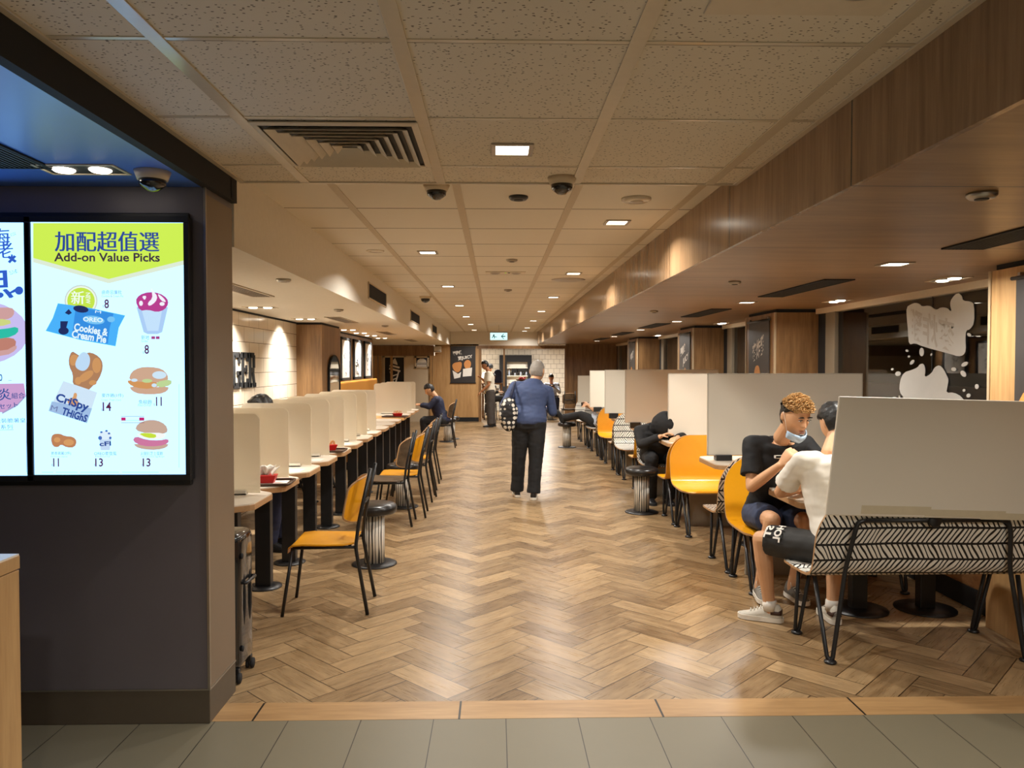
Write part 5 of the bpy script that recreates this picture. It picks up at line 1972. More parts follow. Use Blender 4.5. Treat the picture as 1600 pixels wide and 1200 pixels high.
t = thing('kitchen_cabinet', 'black-framed kitchen unit with white shelves against the far tiled wall', 'cabinet', (0.70, 26.75, 0))
m = MB()
for a, b in (((-0.56, 0.0), (-0.30, 1.96)), ((-0.30, 1.72), (0.56, 1.96)), ((0.42, 0.0), (0.56, 1.72))):
    m.span((a[0], -0.2, a[1]), (b[0], 0.22, b[1]))
m.build('frame', M['black_matt'], t, bevel=0.004)
m = MB()
m.span((-0.30, 0.0, 0.0), (0.42, 0.22, 1.72))
m.build('back_panel', M['white_paint'], t)
for z in (0.9, 1.22, 1.5):
    m = MB()
    m.span((-0.30, -0.18, z), (0.42, 0.0, z + 0.03))
    m.build('shelf', M['white_paint'], t)
m = MB()
m.span((-0.14, -0.16, 1.36), (0.05, -0.02, 1.50))
m.span((0.08, -0.16, 1.40), (0.40, -0.02, 1.50))
m.build('drawer_front', M['black_matt'], t)
for i in range(7):
    x = -0.22 + 0.1 * i + 0.70
    t = thing('sauce_bottle', '%s bottle from the left on the far kitchen shelf' % ORD[i], 'bottle', (x, 26.66, 1.25), 0, 'bottles on the kitchen shelf')
    m = MB()
    m.lathe((0, 0, 0), [(0.032, 0), (0.034, 0.10), (0.012, 0.15), (0.012, 0.2)], 12)
    m.build('bottle', M['black_plastic'] if i % 2 else M['pale_blue'], t, True)
t = thing('flower_basket', 'brown basket of red flowers on a stand behind the walking man', 'basket', (0.80, 23.4, 1.06))
m = MB()
m.lathe((0, 0, 0), [(0.10, 0), (0.17, 0.10), (0.18, 0.12), (0.15, 0.12), (0.08, 0.03)], 20)
m.build('basket', M['tray'], t, True)
for i in range(9):
    m = MB()
    a = i * 2.4
    m.ell((0.11 * cos(a) * (0.4 + 0.07 * i), 0.10 * sin(a), 0.14 + 0.03 * sin(i)), (0.035, 0.035, 0.03), None, 10, 6)
    m.build('flower', M['red_card'], t, True)
t = thing('display_stand', 'beige stand carrying the flower basket behind the far opening', 'stand', (0.80, 23.4, 0))
m = MB()
m.span((-0.40, -0.16, 0), (0.26, 0.16, 1.06))
m.build('body', M['white_trim'], t, bevel=0.004)
# chair seen beside the opening
t = side_chair('side_chair', 'dark chair beside the right post of the far opening', M['brown_shell'], (1.95, 20.3, 0), -pi / 2, 'chairs by the far opening')


# ------------------------------------------------------------------ people
def frame_of(f, up=(0, 0, 1)):
    f = V(f).normalized()
    r = f.cross(V(up)).normalized()
    u = r.cross(f).normalized()
    return Matrix((r, f, u)).transposed()


def g2(a, b, s):
    return math.exp(-(a * a + b * b) / (2 * s * s))


def head_pt(d, feat=1.0):
    """surface point of the head for a unit direction d (x right, y forward, z up)"""
    x, y, z = d
    p = V((x * 0.077, y * 0.096, z * 0.120))
    if z < 0:
        t = -z
        p.x *= 1 - 0.34 * t ** 1.6
        if y < 0:
            p.y *= 1 - 0.45 * t
        else:
            p.y *= 1 + 0.02 * t
    if y > 0.2:
        p.y -= 0.010 * (y - 0.2) * (1 - 0.7 * abs(z))
        fx, fz = p.x, p.z
        b = 0.0
        b += 0.021 * math.exp(-(fx / 0.011) ** 2) * (math.exp(-((fz + 0.022) / 0.016) ** 2) + 0.45 * math.exp(-((fz - 0.004) / 0.022) ** 2))
        b += 0.006 * math.exp(-(fx / 0.020) ** 2) * math.exp(-((fz + 0.028) / 0.010) ** 2)
        b -= 0.010 * (g2(abs(fx) - 0.031, fz - 0.012, 0.012))
        b += 0.005 * math.exp(-((abs(fx) - 0.030) / 0.024) ** 2) * math.exp(-((fz - 0.034) / 0.010) ** 2)
        b += 0.0075 * math.exp(-(fx / 0.020) ** 2) * (math.exp(-((fz + 0.053) / 0.0055) ** 2) + 0.9 * math.exp(-((fz + 0.066) / 0.006) ** 2))
        b += 0.007 * math.exp(-(fx / 0.02) ** 2) * math.exp(-((fz + 0.096) / 0.014) ** 2)
        b += 0.004 * g2(abs(fx) - 0.042, fz + 0.022, 0.018)
        p.y += b * feat
    return p


def head_grid(n=44, k=34):
    rows = []
    for i in range(1, k):
        th = pi * i / k
        rows.append([V((sin(th) * cos(2 * pi * j / n), sin(th) * sin(2 * pi * j / n), -cos(th))) for j in range(n)])
    return rows


def add_head(mb, c, R, s=1.0):
    mb.rings([[c + R @ (head_pt(d) * s) for d in row] for row in head_grid()])
    for sx in (-1, 1):
        E = R @ Matrix.Rotation(sx * 0.35, 3, 'Z')
        mb.ell(c + R @ (V((sx * 0.077, -0.012, 0.0)) * s), (0.009 * s, 0.019 * s, 0.032 * s), E, 10, 8)


def hair_mesh(mb, c, R, s=1.0, style='short', lift=0.014, two=False, tufts=0, seed=1):
    rnd = random.Random(seed)

    def mask(d):
        x, y, z = d
        if style == 'hood':
            return True
        if y > 0.35:
            return z > 0.50 - 0.10 * abs(x)
        if y > -0.15:
            return z > (0.06 + 0.9 * (y + 0.15)) if abs(x) > 0.5 else True
        return z > -0.50
    rows = []
    for row in head_grid(44, 34):
        r = []
        for d in row:
            p = head_pt(d, 0.3)
            n = V((d.x / 0.077, d.y / 0.096, d.z / 0.12)).normalized()
            if mask(d):
                q = lift if style == 'hood' else lift * (0.75 + 0.5 * noise.noise(d * 5 + V((seed, 0, 0))) + 0.35 * max(0, d.z))
                if d.z < 0.2 and style == 'short':
                    q *= 0.6
                p = p + n * q
            else:
                p = p * 0.86
            r.append(c + R @ (p * s))
        rows.append(r)
    i0 = len(mb.f)
    mb.mat(0)
    mb.rings(rows)
    if two:
        for i in range(i0, len(mb.f)):
            cc = sum((mb.v[j] for j in mb.f[i]), V()) / len(mb.f[i])
            l = R.transposed() @ (cc - c)
            if l.z > 0.058 * s + 0.012 * noise.noise(cc * 40) - max(0, l.y) * 0.25:
                mb.m[i] = 1
    for k in range(tufts):
        z = rnd.uniform(0.35, 1.0)
        a = rnd.uniform(0, 2 * pi)
        d = V((sqrt(1 - z * z) * cos(a), sqrt(1 - z * z) * sin(a), z))
        if not mask(d):
            continue
        p = head_pt(d, 0.3) + d * lift * 0.9
        t = (V((rnd.uniform(-.5, .5), 0.8, 0.35)) + d * 0.9).normalized()
        L = rnd.uniform(0.014, 0.028)
        p0, p1, p2 = p, p + t * L * 0.5 + d * 0.004, p + t * L
        mb.mat(1 if two and p.z > 0.055 else 0)
        mb.tube([c + R @ (q * s) for q in (p0, p1, p2)], [0.0042 * s, 0.0032 * s, 0.0005], 5)
    mb.mat(0)


def add_hand(mb, w, d, n, side, curl=0.7, s=1.0, spread=0.06):
    """palm, four unequal fingers and a thumb; d toward the fingertips, n the way the palm faces"""
    w, d, n = V(w), V(d).normalized(), V(n)
    n = (n - d * n.dot(d)).normalized()
    a = d.cross(n) * side
    pr = []
    for q, hw, ht in ((-0.012, 0.024, 0.019), (0.015, 0.031, 0.017), (0.05, 0.040, 0.015), (0.082, 0.040, 0.012), (0.092, 0.034, 0.009)):
        pr.append([w + d * q * s + a * (hw * cos(t)) * s + n * (ht * sin(t)) * s for t in [2 * pi * k / 14 for k in range(14)]])
    mb.rings(pr)
    for off, L, r in ((0.030, 0.072, 0.0088), (0.0095, 0.082, 0.0092), (-0.011, 0.076, 0.0088), (-0.031, 0.060, 0.0078)):
        p = w + d * 0.084 * s + a * off * s
        dd = (d + a * off * spread * 30).normalized()
        pts, rs = [p - d * 0.02 * s, p], [r * s, r * s]
        ang = 0
        for f, c in ((0.45, 0.75), (0.32, 1.0), (0.23, 0.7)):
            ang += curl * c
            v = dd * cos(ang) + n * sin(ang)
            p = p + v * L * f * s
            pts.append(p)
            rs.append(r * s * (0.95 if f > 0.4 else 0.86 if f > 0.3 else 0.72))
        mb.limb(pts, rs, 8)
    p = w + d * 0.022 * s + a * 0.026 * s
    v = (d * 0.62 + a * 0.72 + n * 0.35).normalized()
    v2 = (d * 0.85 + a * 0.25 + n * (0.35 + 0.4 * curl)).normalized()
    mb.limb([p, p + v * 0.038 * s, p + v * 0.038 * s + v2 * 0.030 * s, p + v * 0.038 * s + v2 * 0.054 * s], [0.0125 * s, 0.0105 * s, 0.0095 * s, 0.0072 * s], 8)


def torso(mb, J, g=0.0, lo=-0.12, hi=1.10, s=1.0):
    p0, p1 = V(J['pelvis']), V(J['chest'])
    nk = V(J['neck'])
    r0 = (V(J['hip_r']) - V(J['hip_l'])).normalized()
    r1 = (V(J['sh_r']) - V(J['sh_l'])).normalized()
    bend = J.get('bend', 0.0)
    sd = (p1 - p0).normalized()
    f0 = sd.cross(r0) * -1
    rs = []
    for t, a, b in ((-0.16, 0.120, 0.100), (-0.08, 0.158, 0.118), (0.04, 0.166, 0.122), (0.20, 0.156, 0.114), (0.38, 0.146, 0.104), (0.58, 0.156, 0.110), (0.76, 0.170, 0.114), (0.90, 0.172, 0.104), (1.0, 0.150, 0.088), (1.06, 0.108, 0.074), (1.12, 0.066, 0.060)):
        if t < lo or t > hi:
            continue
        if t <= 1:
            c = p0 + (p1 - p0) * t
        else:
            c = p1 + (nk - p1) * min(1, (t - 1) / 0.12)
        r = (r0 * (1 - max(0, min(1, t))) + r1 * max(0, min(1, t))).normalized()
        f = r.cross(sd).normalized()
        c = c - f * bend * sin(pi * max(0, min(1, t)))
        rs.append([c + r * (a * s + g) * cos(q) + f * (b * s + g) * sin(q) for q in [2 * pi * k / 24 for k in range(24)]])
    mb.rings(rs)


def lerp(a, b, t):
    return V(a) * (1 - t) + V(b) * t


def shoe(par, L, ank, dr, um, sm, patch=None, s=1.0, laces=False):
    ank, d = V(ank), V(dr).normalized()
    r = d.cross(V((0, 0, 1))).normalized()
    u = r.cross(d).normalized()
    o = ank - u * 0.088
    prof = [(-0.075, 0.026, 0.085), (-0.055, 0.034, 0.112), (-0.01, 0.037, 0.108), (0.035, 0.038, 0.092), (0.085, 0.043, 0.066), (0.13, 0.045, 0.050), (0.165, 0.038, 0.040), (0.185, 0.022, 0.030)]
    m = MB()
    rs = []
    for q, w, h in prof:
        row = []
        for k in range(14):
            t = 2 * pi * k / 14
            zz = 0.026 + (h - 0.026) * max(0.0, sin(t)) if sin(t) > 0 else 0.022
            row.append(o + (d * q + r * w * cos(t) + u * zz) * s)
        rs.append(row)
    m.rings(rs)
    up = m.build('shoe', um, par, True, origin=L)
    up.location = (0, 0, 0)
    m = MB()
    out = [(q, w + 0.004) for q, w, h in prof]
    poly = [(q, w) for q, w in out] + [(0.196, 0.0)] + [(q, -w) for q, w in reversed(out)] + [(-0.088, 0.0)]
    poly = smoothpoly(poly, 1)
    m.prism(poly, lambda x, y, z: o + (d * x + r * y + u * z) * s, 0.002, 0.030)
    so = m.build('sole', sm, up, True, origin=L)
    so.location = (0, 0, 0)
    auto_smooth(so, 50)
    if patch:
        m = MB()
        rs = []
        for q, w, h in prof[:3]:
            rs.append([o + (d * q + r * (w + 0.0025) * cos(t) + u * (0.030 + 0.035 * max(0, sin(t)) + 0.02)) * s for t in [2 * pi * k / 14 for k in range(14)]])
        m.rings(rs)
        x = m.build('heel_patch', patch, up, True, origin=L)
        x.location = (0, 0, 0)
    if laces:
        m = MB()
        for k in range(5):
            q = 0.03 + 0.02 * k
            z = 0.094 - 0.0085 * k
            m.tube([o + d * q - r * 0.022 + u * (z - 0.004), o + d * (q + 0.004) + u * (z + 0.006), o + d * q + r * 0.022 + u * (z - 0.004)], 0.0028, 5)
        m.tube([o + d * 0.025 + u * 0.1, o + d * 0.03 + r * 0.03 + u * 0.115, o + d * 0.05 + r * 0.035 + u * 0.09], 0.0025, 5)
        x = m.build('laces', M['shoe_sole'], up, True, origin=L)
        x.location = (0, 0, 0)
    return up


def person(label, J, base, top, sleeve, legs, legm, topm, hairm, skin='skin', voxel=0.012, hs=1.0, hair='short', two=None, tufts=0, shoes=('black_plastic', 'black_matt'), feet=None, group=None, patch=None, laces=False, sh=1.0, collar=None, lift=0.014, seed=1, handdirs=None):
    L = V(base)
    R = frame_of(J['face'], J.get('up', (0, 0, 1)))
    hc = V(J['head'])
    b = MB()
    add_head(b, hc, R, hs)
    nk = V(J['neck'])
    b.limb([nk - (hc - nk) * 0.15, hc + R @ V((0, -0.018, -0.05))], [0.058, 0.052])
    torso(b, J, -0.014, s=sh)
    for sd in ('l', 'r'):
        s0, e, w = V(J['sh_' + sd]), V(J['el_' + sd]), V(J['wr_' + sd])
        b.limb([s0, lerp(s0, e, 0.5), e, lerp(e, w, 0.35), w], [0.048, 0.044, 0.038, 0.038, 0.026])
        hd, hn, cu = (handdirs or {}).get(sd, (w - e, V((0, 0, -1)), 0.5))
        side = 1 if sd == 'l' else -1
        add_hand(b, w + (w - e).normalized() * 0.012, hd, hn, side, cu, hs)
        h, k, a = V(J['hip_' + sd]), V(J['kn_' + sd]), V(J['an_' + sd])
        b.limb([h, lerp(h, k, 0.5), k, lerp(k, a, 0.32), lerp(k, a, 0.75), a, a - V((0, 0, 0.03))], [0.078, 0.070, 0.055, 0.055, 0.040, 0.036, 0.036])
    body = b.build('person', M[skin], None, True, origin=L, voxel=voxel, soft=2)
    tag(body, label, 'person', group)

    def part(m, name, mats, vx=None, soft=3, wr=0.0, smooth=True):
        o = m.build(name, mats, body, smooth, origin=L, voxel=vx or 0.0, soft=soft, wrinkle=wr)
        o.location = (0, 0, 0)
        return o
    # top
    m = MB()
    torso(m, J, 0.012, lo=J.get('hem', -0.20), hi=J.get('top_hi', 1.08), s=sh)
    for sd in ('l', 'r'):
        s0, e, w = V(J['sh_' + sd]), V(J['el_' + sd]), V(J['wr_' + sd])
        ch = V(J['chest'])
        m.limb([lerp(ch, s0, 0.55), s0], [0.075, 0.064])
        if sleeve == 'short':
            m.limb([s0, lerp(s0, e, 0.35)], [0.064, 0.066])
            m.tube([lerp(s0, e, 0.3), lerp(s0, e, 0.72)], [0.066, 0.074], 16)
        else:
            m.limb([s0, lerp(s0, e, 0.5), e, lerp(e, w, 0.5)], [0.066, 0.060, 0.055, 0.048])
            m.tube([lerp(e, w, 0.45), lerp(e, w, 0.93)], [0.049, 0.042], 14)
    part(m, top, M[topm], max(voxel, 0.008), 4, 0.009)
    # legs
    m = MB()
    p = V(J['pelvis'])
    hl, hr = V(J['hip_l']), V(J['hip_r'])
    r0 = (hr - hl).normalized()
    m.limb([hl + (p - hl) * 0.2, hr + (p - hr) * 0.2], [0.112 * sh, 0.112 * sh])
    m.limb([p, p + (V(J['chest']) - p).normalized() * 0.09], [0.115 * sh, 0.12 * sh])
    for sd in ('l', 'r'):
        h, k, a = V(J['hip_' + sd]), V(J['kn_' + sd]), V(J['an_' + sd])
        if legs == 'shorts':
            m.limb([h, lerp(h, k, 0.45)], [0.104, 0.098])
            m.tube([lerp(h, k, 0.4), lerp(h, k, J.get('short', 0.86))], [0.098, 0.094], 18)
        else:
            lw = J.get('wide', 1.0)
            m.limb([h, lerp(h, k, 0.5), k, lerp(k, a, 0.4), lerp(k, a, 0.8)], [0.104 * lw, 0.094 * lw, 0.078 * lw, 0.074 * lw, 0.070 * lw])
            m.tube([lerp(k, a, 0.75), lerp(k, a, 1.04)], [0.070 * lw, 0.074 * lw], 16)
    part(m, 'shorts' if legs == 'shorts' else 'trousers', M[legm], max(voxel, 0.008), 4, 0.009)
    # shoes
    for sd in ('l', 'r'):
        a = V(J['an_' + sd])
        shoe(body, L, a, (feet or {}).get(sd, V((0, -1, 0))), M[shoes[0]], M[shoes[1]], M[patch] if patch else None, 1.0, laces)
    if hairm:
        m = MB()
        if hair == 'hood':
            m.ell(hc + R @ V((0, -0.015, 0.0)), (0.125, 0.145, 0.150), R, 24, 16)
            m.limb([hc + R @ V((0, -0.03, -0.06)), lerp(nk, V(J['chest']), 0.4)], [0.115, 0.10])
        else:
            hair_mesh(m, hc, R, hs, hair, lift, two is not None, tufts, seed)
        mats = [M[hairm]] + ([M[two]] if two else [])
        part(m, 'hood' if hair == 'hood' else 'hair', mats, 0.009 if hair == 'hood' else None, 6, 0.008 if hair == 'hood' else 0.0)
    return body, L, R, hc, part


def face_parts(part, hc, R, s, open_=0.5):
    for sx in (-1, 1):
        m = MB()
        c = hc + R @ (V((sx * 0.031, 0.083, 0.010)) * s)
        m.ell(c, (0.0125 * s, 0.006 * s, 0.0048 * s * open_ * 1.6), R, 12, 8)
        o = part(m, 'eye', M['eye_white'])
        m = MB()
        m.ell(hc + R @ (V((sx * 0.031, 0.0880, 0.0098)) * s), (0.0052 * s, 0.0022 * s, 0.0045 * s * open_ * 1.6), R, 10, 6)
        part(m, 'iris', M['hair'])
        m = MB()
        pts = [(-0.016, 0.0145 + 0.000), (-0.006, 0.019), (0.006, 0.0185), (0.016, 0.0135)]
        m.tube([hc + R @ (V((sx * 0.031 + a, 0.0905 - 18 * a * a * 1.0, b)) * s) for a, b in pts], [0.0014, 0.0026, 0.0026, 0.0014], 5)
        part(m, 'eyelid', M['hair'])
        m = MB()
        pts = [(-0.020, 0.030), (-0.006, 0.0355), (0.010, 0.035), (0.022, 0.030)]
        m.tube([hc + R @ (V((sx * 0.031 + sx * a, 0.0925 - 16 * a * a, b)) * s) for a, b in pts], [0.003, 0.0052, 0.0044, 0.0016], 6)
        part(m, 'eyebrow', M['hair'])
    m = MB()
    for z, t in ((-0.0530, 0.0032), (-0.0650, 0.0042)):
        m.tube([hc + R @ (V((x, 0.0975 + (0.0 if t < 0.004 else -0.001) - 14 * x * x, z - (0.002 if abs(x) > 0.015 else 0))) * s) for x in (-0.022, -0.011, 0, 0.011, 0.022)], [0.0008, t, t * 1.1, t, 0.0008], 6)
    part(m, 'mouth', M['lip'])


# the man in black facing the viewer
J = dict(pelvis=(1.97, 5.50, .53), chest=(1.955, 5.25, 1.03), neck=(1.958, 5.165, 1.13), head=(1.985, 5.04, 1.262), face=(0.30, -0.88, -0.38),
         sh_r=(1.775, 5.27, 1.055), el_r=(1.742, 5.17, .775), wr_r=(1.868, 4.985, .945), sh_l=(2.145, 5.24, 1.055), el_l=(2.27, 5.12, .825), wr_l=(2.07, 5.04, .80),
         hip_r=(1.87, 5.46, .53), kn_r=(1.835, 5.03, .575), an_r=(1.815, 5.20, .10), hip_l=(2.07, 5.46, .53), kn_l=(2.07, 5.02, .56), an_l=(2.03, 5.17, .10), bend=0.03, short=0.80)
b, L, R, hc, part = person('young man with bleached hair, black T-shirt and lowered mask, leaning over the table', J, (1.97, 5.3, 0), 'shirt', 'short', 'shorts', 'denim', 'black_cotton', 'hair', 'skin', 0.0045, 1.10, 'short', 'hair_blond', 700, ('shoe_grey', 'shoe_sole'), {'r': V((-0.12, -1, 0)), 'l': V((0.1, -1, 0))}, laces=True, lift=0.014, seed=4,
                           handdirs={'r': (V((0.42, -0.35, 0.8)), V((0.6, 0.3, -0.2)), 1.05), 'l': (V((-1, -0.1, 0)), V((0, 0, -1)), 0.35)})
face_parts(part, hc, R, 1.10, 0.35)
m = MB()
rows = []
for i in range(7):
    row = []
    for j in range(15):
        a = -1.15 + 2.3 * j / 14
        z = -0.084 - 0.050 * i / 6 + 0.012 * abs(a)
        rr = 0.100 - 0.012 * (i / 6) ** 2 + 0.006 * sin(pi * i / 6)
        row.append(hc + R @ (V((rr * 0.76 * sin(a), rr * cos(a) * 1.0 + 0.004, z)) * 1.10))
    rows.append(row)
vs = [p for r in rows for p in r]
m.add(vs, [(i * 15 + j, i * 15 + j + 1, (i + 1) * 15 + j + 1, (i + 1) * 15 + j) for i in range(6) for j in range(14)])
o = part(m, 'face_mask', M['mask'])
sd = o.modifiers.new('thick', 'SOLIDIFY')
sd.thickness = 0.003
for sx in (-1, 1):
    m = MB()
    m.tube([hc + R @ (V(p) * 1.10) for p in ((sx * 0.068, 0.040, -0.075), (sx * 0.077, 0.022, -0.03), (sx * 0.084, 0.0, 0.012), (sx * 0.086, -0.012, 0.03))], 0.0014, 5)
    part(m, 'mask_strap', M['paper'])
m = MB()
for x0, x1, z0, z1 in ((-0.026, 0.026, -0.010, -0.0075), (-0.026, 0.026, 0.0075, 0.010), (-0.026, -0.0235, -0.010, 0.010), (0.0235, 0.026, -0.010, 0.010)):
    m.span((1.905 + x0, 5.098, 0.985 + z0), (1.905 + x1, 5.13, 0.985 + z1))
part(m, 'chest_print', M['paper'], smooth=False)

# the man in white with his back to the viewer
J = dict(pelvis=(2.02, 4.37, .53), chest=(2.01, 4.55, 1.00), neck=(2.04, 4.61, 1.09), head=(2.10, 4.70, 1.24), face=(-0.12, 0.86, -0.45),
         sh_l=(1.835, 4.55, 1.025), el_l=(1.79, 4.77, .805), wr_l=(1.985, 4.93, .800), sh_r=(2.20, 4.56, 1.03), el_r=(2.33, 4.70, .82), wr_r=(2.16, 4.76, .805),
         hip_l=(1.915, 4.42, .53), kn_l=(1.66, 4.735, .515), an_l=(1.715, 4.735, .09), hip_r=(2.12, 4.42, .53), kn_r=(2.17, 4.83, .50), an_r=(2.105, 4.72, .09), bend=0.05, short=0.86, hem=-0.20)
b, L, R, hc, part = person('person in white T-shirt and black shorts seated with back to the viewer', J, (2.02, 4.4, 0), 'shirt', 'short', 'shorts', 'black_shorts', 'white_cotton', 'hair', 'skin', 0.0045, 1.05, 'short', None, 0, ('shoe_white', 'shoe_sole'), {'l': V((-0.82, 0.42, 0)), 'r': V((0.05, 1, 0))}, patch='brown_patch', laces=True, lift=0.016, seed=9,
                           handdirs={'l': (V((0.95, -0.1, 0.0)), V((0, 0, -1)), 0.5), 'r': (V((-0.9, 0.1, 0)), V((0, 0, -1)), 0.5)})
for sd in ('l', 'r'):
    m = MB()
    a = V(J['an_' + sd])
    m.tube([a + V((0, 0, -0.02)), a + V((0, 0, 0.045))], [0.044, 0.041], 16)
    part(m, 'sock', M['paper'])
# white lettering wrapped round the left leg of the shorts
h, k = V(J['hip_l']), V(J['kn_l'])
ax = (k - h).normalized()
s1 = V((0, 0, 1)) - ax * ax.z
s1.normalize()
s2 = ax.cross(s1)
if s2.y > 0:
    s2 = -s2
for name, body, tt in (('print', 'HOL', 0.60), ('print', 'ST', 0.76)):
    m = MB()
    cen = h + ax * ((k - h).length * tt)
    rr = 0.1085

    def wrapm(x, y):
        q = (x + 0.085) / rr
        return cen - ax * (-y) + (s1 * cos(q) + s2 * sin(q)) * rr
    put_text(m, body, 0.048, wrapm, 0.13 if len(body) == 3 else 0.09, 0.0, 0.04)
    part(m, 'shorts_print', M['paper'], smooth=False)

# the man walking away down the aisle
J = dict(pelvis=(0.405, 9.22, .93), chest=(0.44, 9.34, 1.33), neck=(0.475, 9.40, 1.42), head=(0.515, 9.44, 1.525), face=(0.40, 0.90, -0.12),
         sh_l=(0.235, 9.33, 1.345), el_l=(0.10, 9.24, 1.11), wr_l=(0.16, 9.46, 1.03), sh_r=(0.645, 9.34, 1.29), el_r=(0.70, 9.34, 1.03), wr_r=(0.66, 9.58, 1.06),
         hip_l=(0.31, 9.23, .90), kn_l=(0.285, 9.29, .49), an_l=(0.265, 9.33, .09), hip_r=(0.50, 9.22, .90), kn_r=(0.485, 9.20, .49), an_r=(0.455, 9.14, .09), wide=1.12, hem=-0.22, top_hi=1.13)
b, L, R, hc, part = person('man in blue shirt and black trousers walking away down the aisle', J, (0.38, 9.24, 0), 'shirt', 'long', 'trousers', 'black_cotton', 'blue_shirt', 'hair_grey', 'skin', 0.008, 1.13, 'short', None, 0, ('black_plastic', 'shoe_sole'), {'l': V((-0.08, 1, 0)), 'r': V((0.1, 1, 0))}, sh=1.22, lift=0.007)
t = thing('shoulder_bag', 'black and white polka-dot bag hanging on the walking man\'s shoulder', 'bag', (0.155, 9.10, 0.92))
m = MB()
m.ell((0.0, 0, 0.10), (0.115, 0.075, 0.205), None, 20, 14)
o = m.build('pouch', M['polka'], t, True, voxel=0.01, soft=2, wrinkle=0.014)
m = MB()
m.tube([(0.03, 0.0, 0.29), (0.06, 0.10, 0.40), (0.085, 0.21, 0.482), (0.085, 0.30, 0.47), (0.05, 0.33, 0.33), (0.0, 0.25, 0.2), (-0.01, 0.06, 0.26)], 0.014, 8)
m.build('strap', M['navy_cloth'], t, True)

# the man in a polo shirt, standing side-on
J = dict(pelvis=(-0.14, 20.0, .95), chest=(-0.17, 20.0, 1.38), neck=(-0.195, 20.0, 1.48), head=(-0.265, 20.0, 1.605), face=(-0.92, -0.15, -0.30),
         sh_l=(-0.17, 19.82, 1.39), el_l=(-0.17, 19.77, 1.10), wr_l=(-0.37, 19.78, .92), sh_r=(-0.17, 20.18, 1.39), el_r=(-0.20, 20.21, 1.12), wr_r=(-0.37, 20.10, 1.27),
         hip_l=(-0.13, 19.91, .92), kn_l=(-0.15, 19.88, .50), an_l=(-0.13, 19.88, .09), hip_r=(-0.13, 20.09, .92), kn_r=(-0.10, 20.09, .50), an_r=(-0.06, 20.10, .09), wide=1.15)
person('man in cream polo shirt and charcoal trousers standing side-on by the far opening', J, (-0.12, 20, 0), 'shirt', 'short', 'trousers', 'grey_trousers', 'cream_cotton', 'hair', 'skin_dark', 0.012, 1.0, shoes=('black_plastic', 'black_matt'), feet={'l': V((-1, -0.1, 0)), 'r': V((-1, 0.1, 0))}, sh=1.12)

# two people in black at the third booth
J = dict(pelvis=(1.93, 9.10, .54), chest=(1.845, 8.82, .86), neck=(1.88, 8.74, .895), head=(1.93, 8.66, .925), face=(0.25, -0.35, -0.9),
         sh_r=(1.665, 8.86, .84), el_r=(1.665, 8.72, .70), wr_r=(1.86, 8.60, .80), sh_l=(2.03, 8.80, .855), el_l=(2.17, 8.64, .81), wr_l=(2.02, 8.46, .80),
         hip_r=(1.83, 9.05, .54), kn_r=(1.78, 8.68, .54), an_r=(1.80, 8.84, .09), hip_l=(2.03, 9.05, .54), kn_l=(2.03, 8.66, .53), an_l=(2.0, 8.80, .09), bend=0.07)
person('person in black hooded top slumped forward over the third booth table', J, (1.93, 8.95, 0), 'hooded_top', 'long', 'trousers', 'black_cotton', 'black_cotton', 'black_cotton', 'skin', 0.008, 1.0, 'hood', lift=0.05, sh=1.25)
J = dict(pelvis=(2.46, 9.08, .54), chest=(2.44, 8.98, .98), neck=(2.44, 8.95, 1.08), head=(2.44, 8.88, 1.20), face=(-0.2, -0.9, -0.4),
         sh_r=(2.26, 8.97, .99), el_r=(2.20, 8.87, .78), wr_r=(2.28, 8.82, .80), sh_l=(2.62, 8.96, .99), el_l=(2.70, 8.86, .80), wr_l=(2.6, 8.82, .80),
         hip_r=(2.36, 9.05, .54), kn_r=(2.34, 8.64, .54), an_r=(2.34, 8.78, .09), hip_l=(2.56, 9.05, .54), kn_l=(2.58, 8.64, .53), an_l=(2.58, 8.78, .09))
person('person in dark clothes beside the slumped one, almost hidden by a bright divider', J, (2.46, 8.95, 0), 'shirt', 'long', 'trousers', 'black_cotton', 'black_cotton', 'hair', 'skin', 0.014)

# legs up on a stool
J = dict(pelvis=(1.90, 14.42, .54), chest=(2.02, 14.48, .97), neck=(2.03, 14.46, 1.08), head=(2.0, 14.40, 1.20), face=(-0.7, -0.4, -0.5),
         sh_r=(2.02, 14.66, .98), el_r=(1.90, 14.66, .76), wr_r=(1.75, 14.50, .82), sh_l=(1.96, 14.30, .98), el_l=(1.84, 14.28, .77), wr_l=(1.75, 14.42, .86),
         hip_r=(1.88, 14.55, .54), kn_r=(1.63, 14.76, .64), an_r=(1.33, 14.93, .585), hip_l=(1.86, 14.36, .54), kn_l=(1.64, 14.62, .66), an_l=(1.345, 14.81, .585))
person('person in pale top and black trousers resting both legs on a round stool', J, (1.9, 14.5, 0), 'shirt', 'short', 'trousers', 'black_cotton', 'pale_blue', 'hair', 'skin', 0.012, feet={'r': V((-0.35, 0.15, 0.9)), 'l': V((-0.35, 0.15, 0.9))})

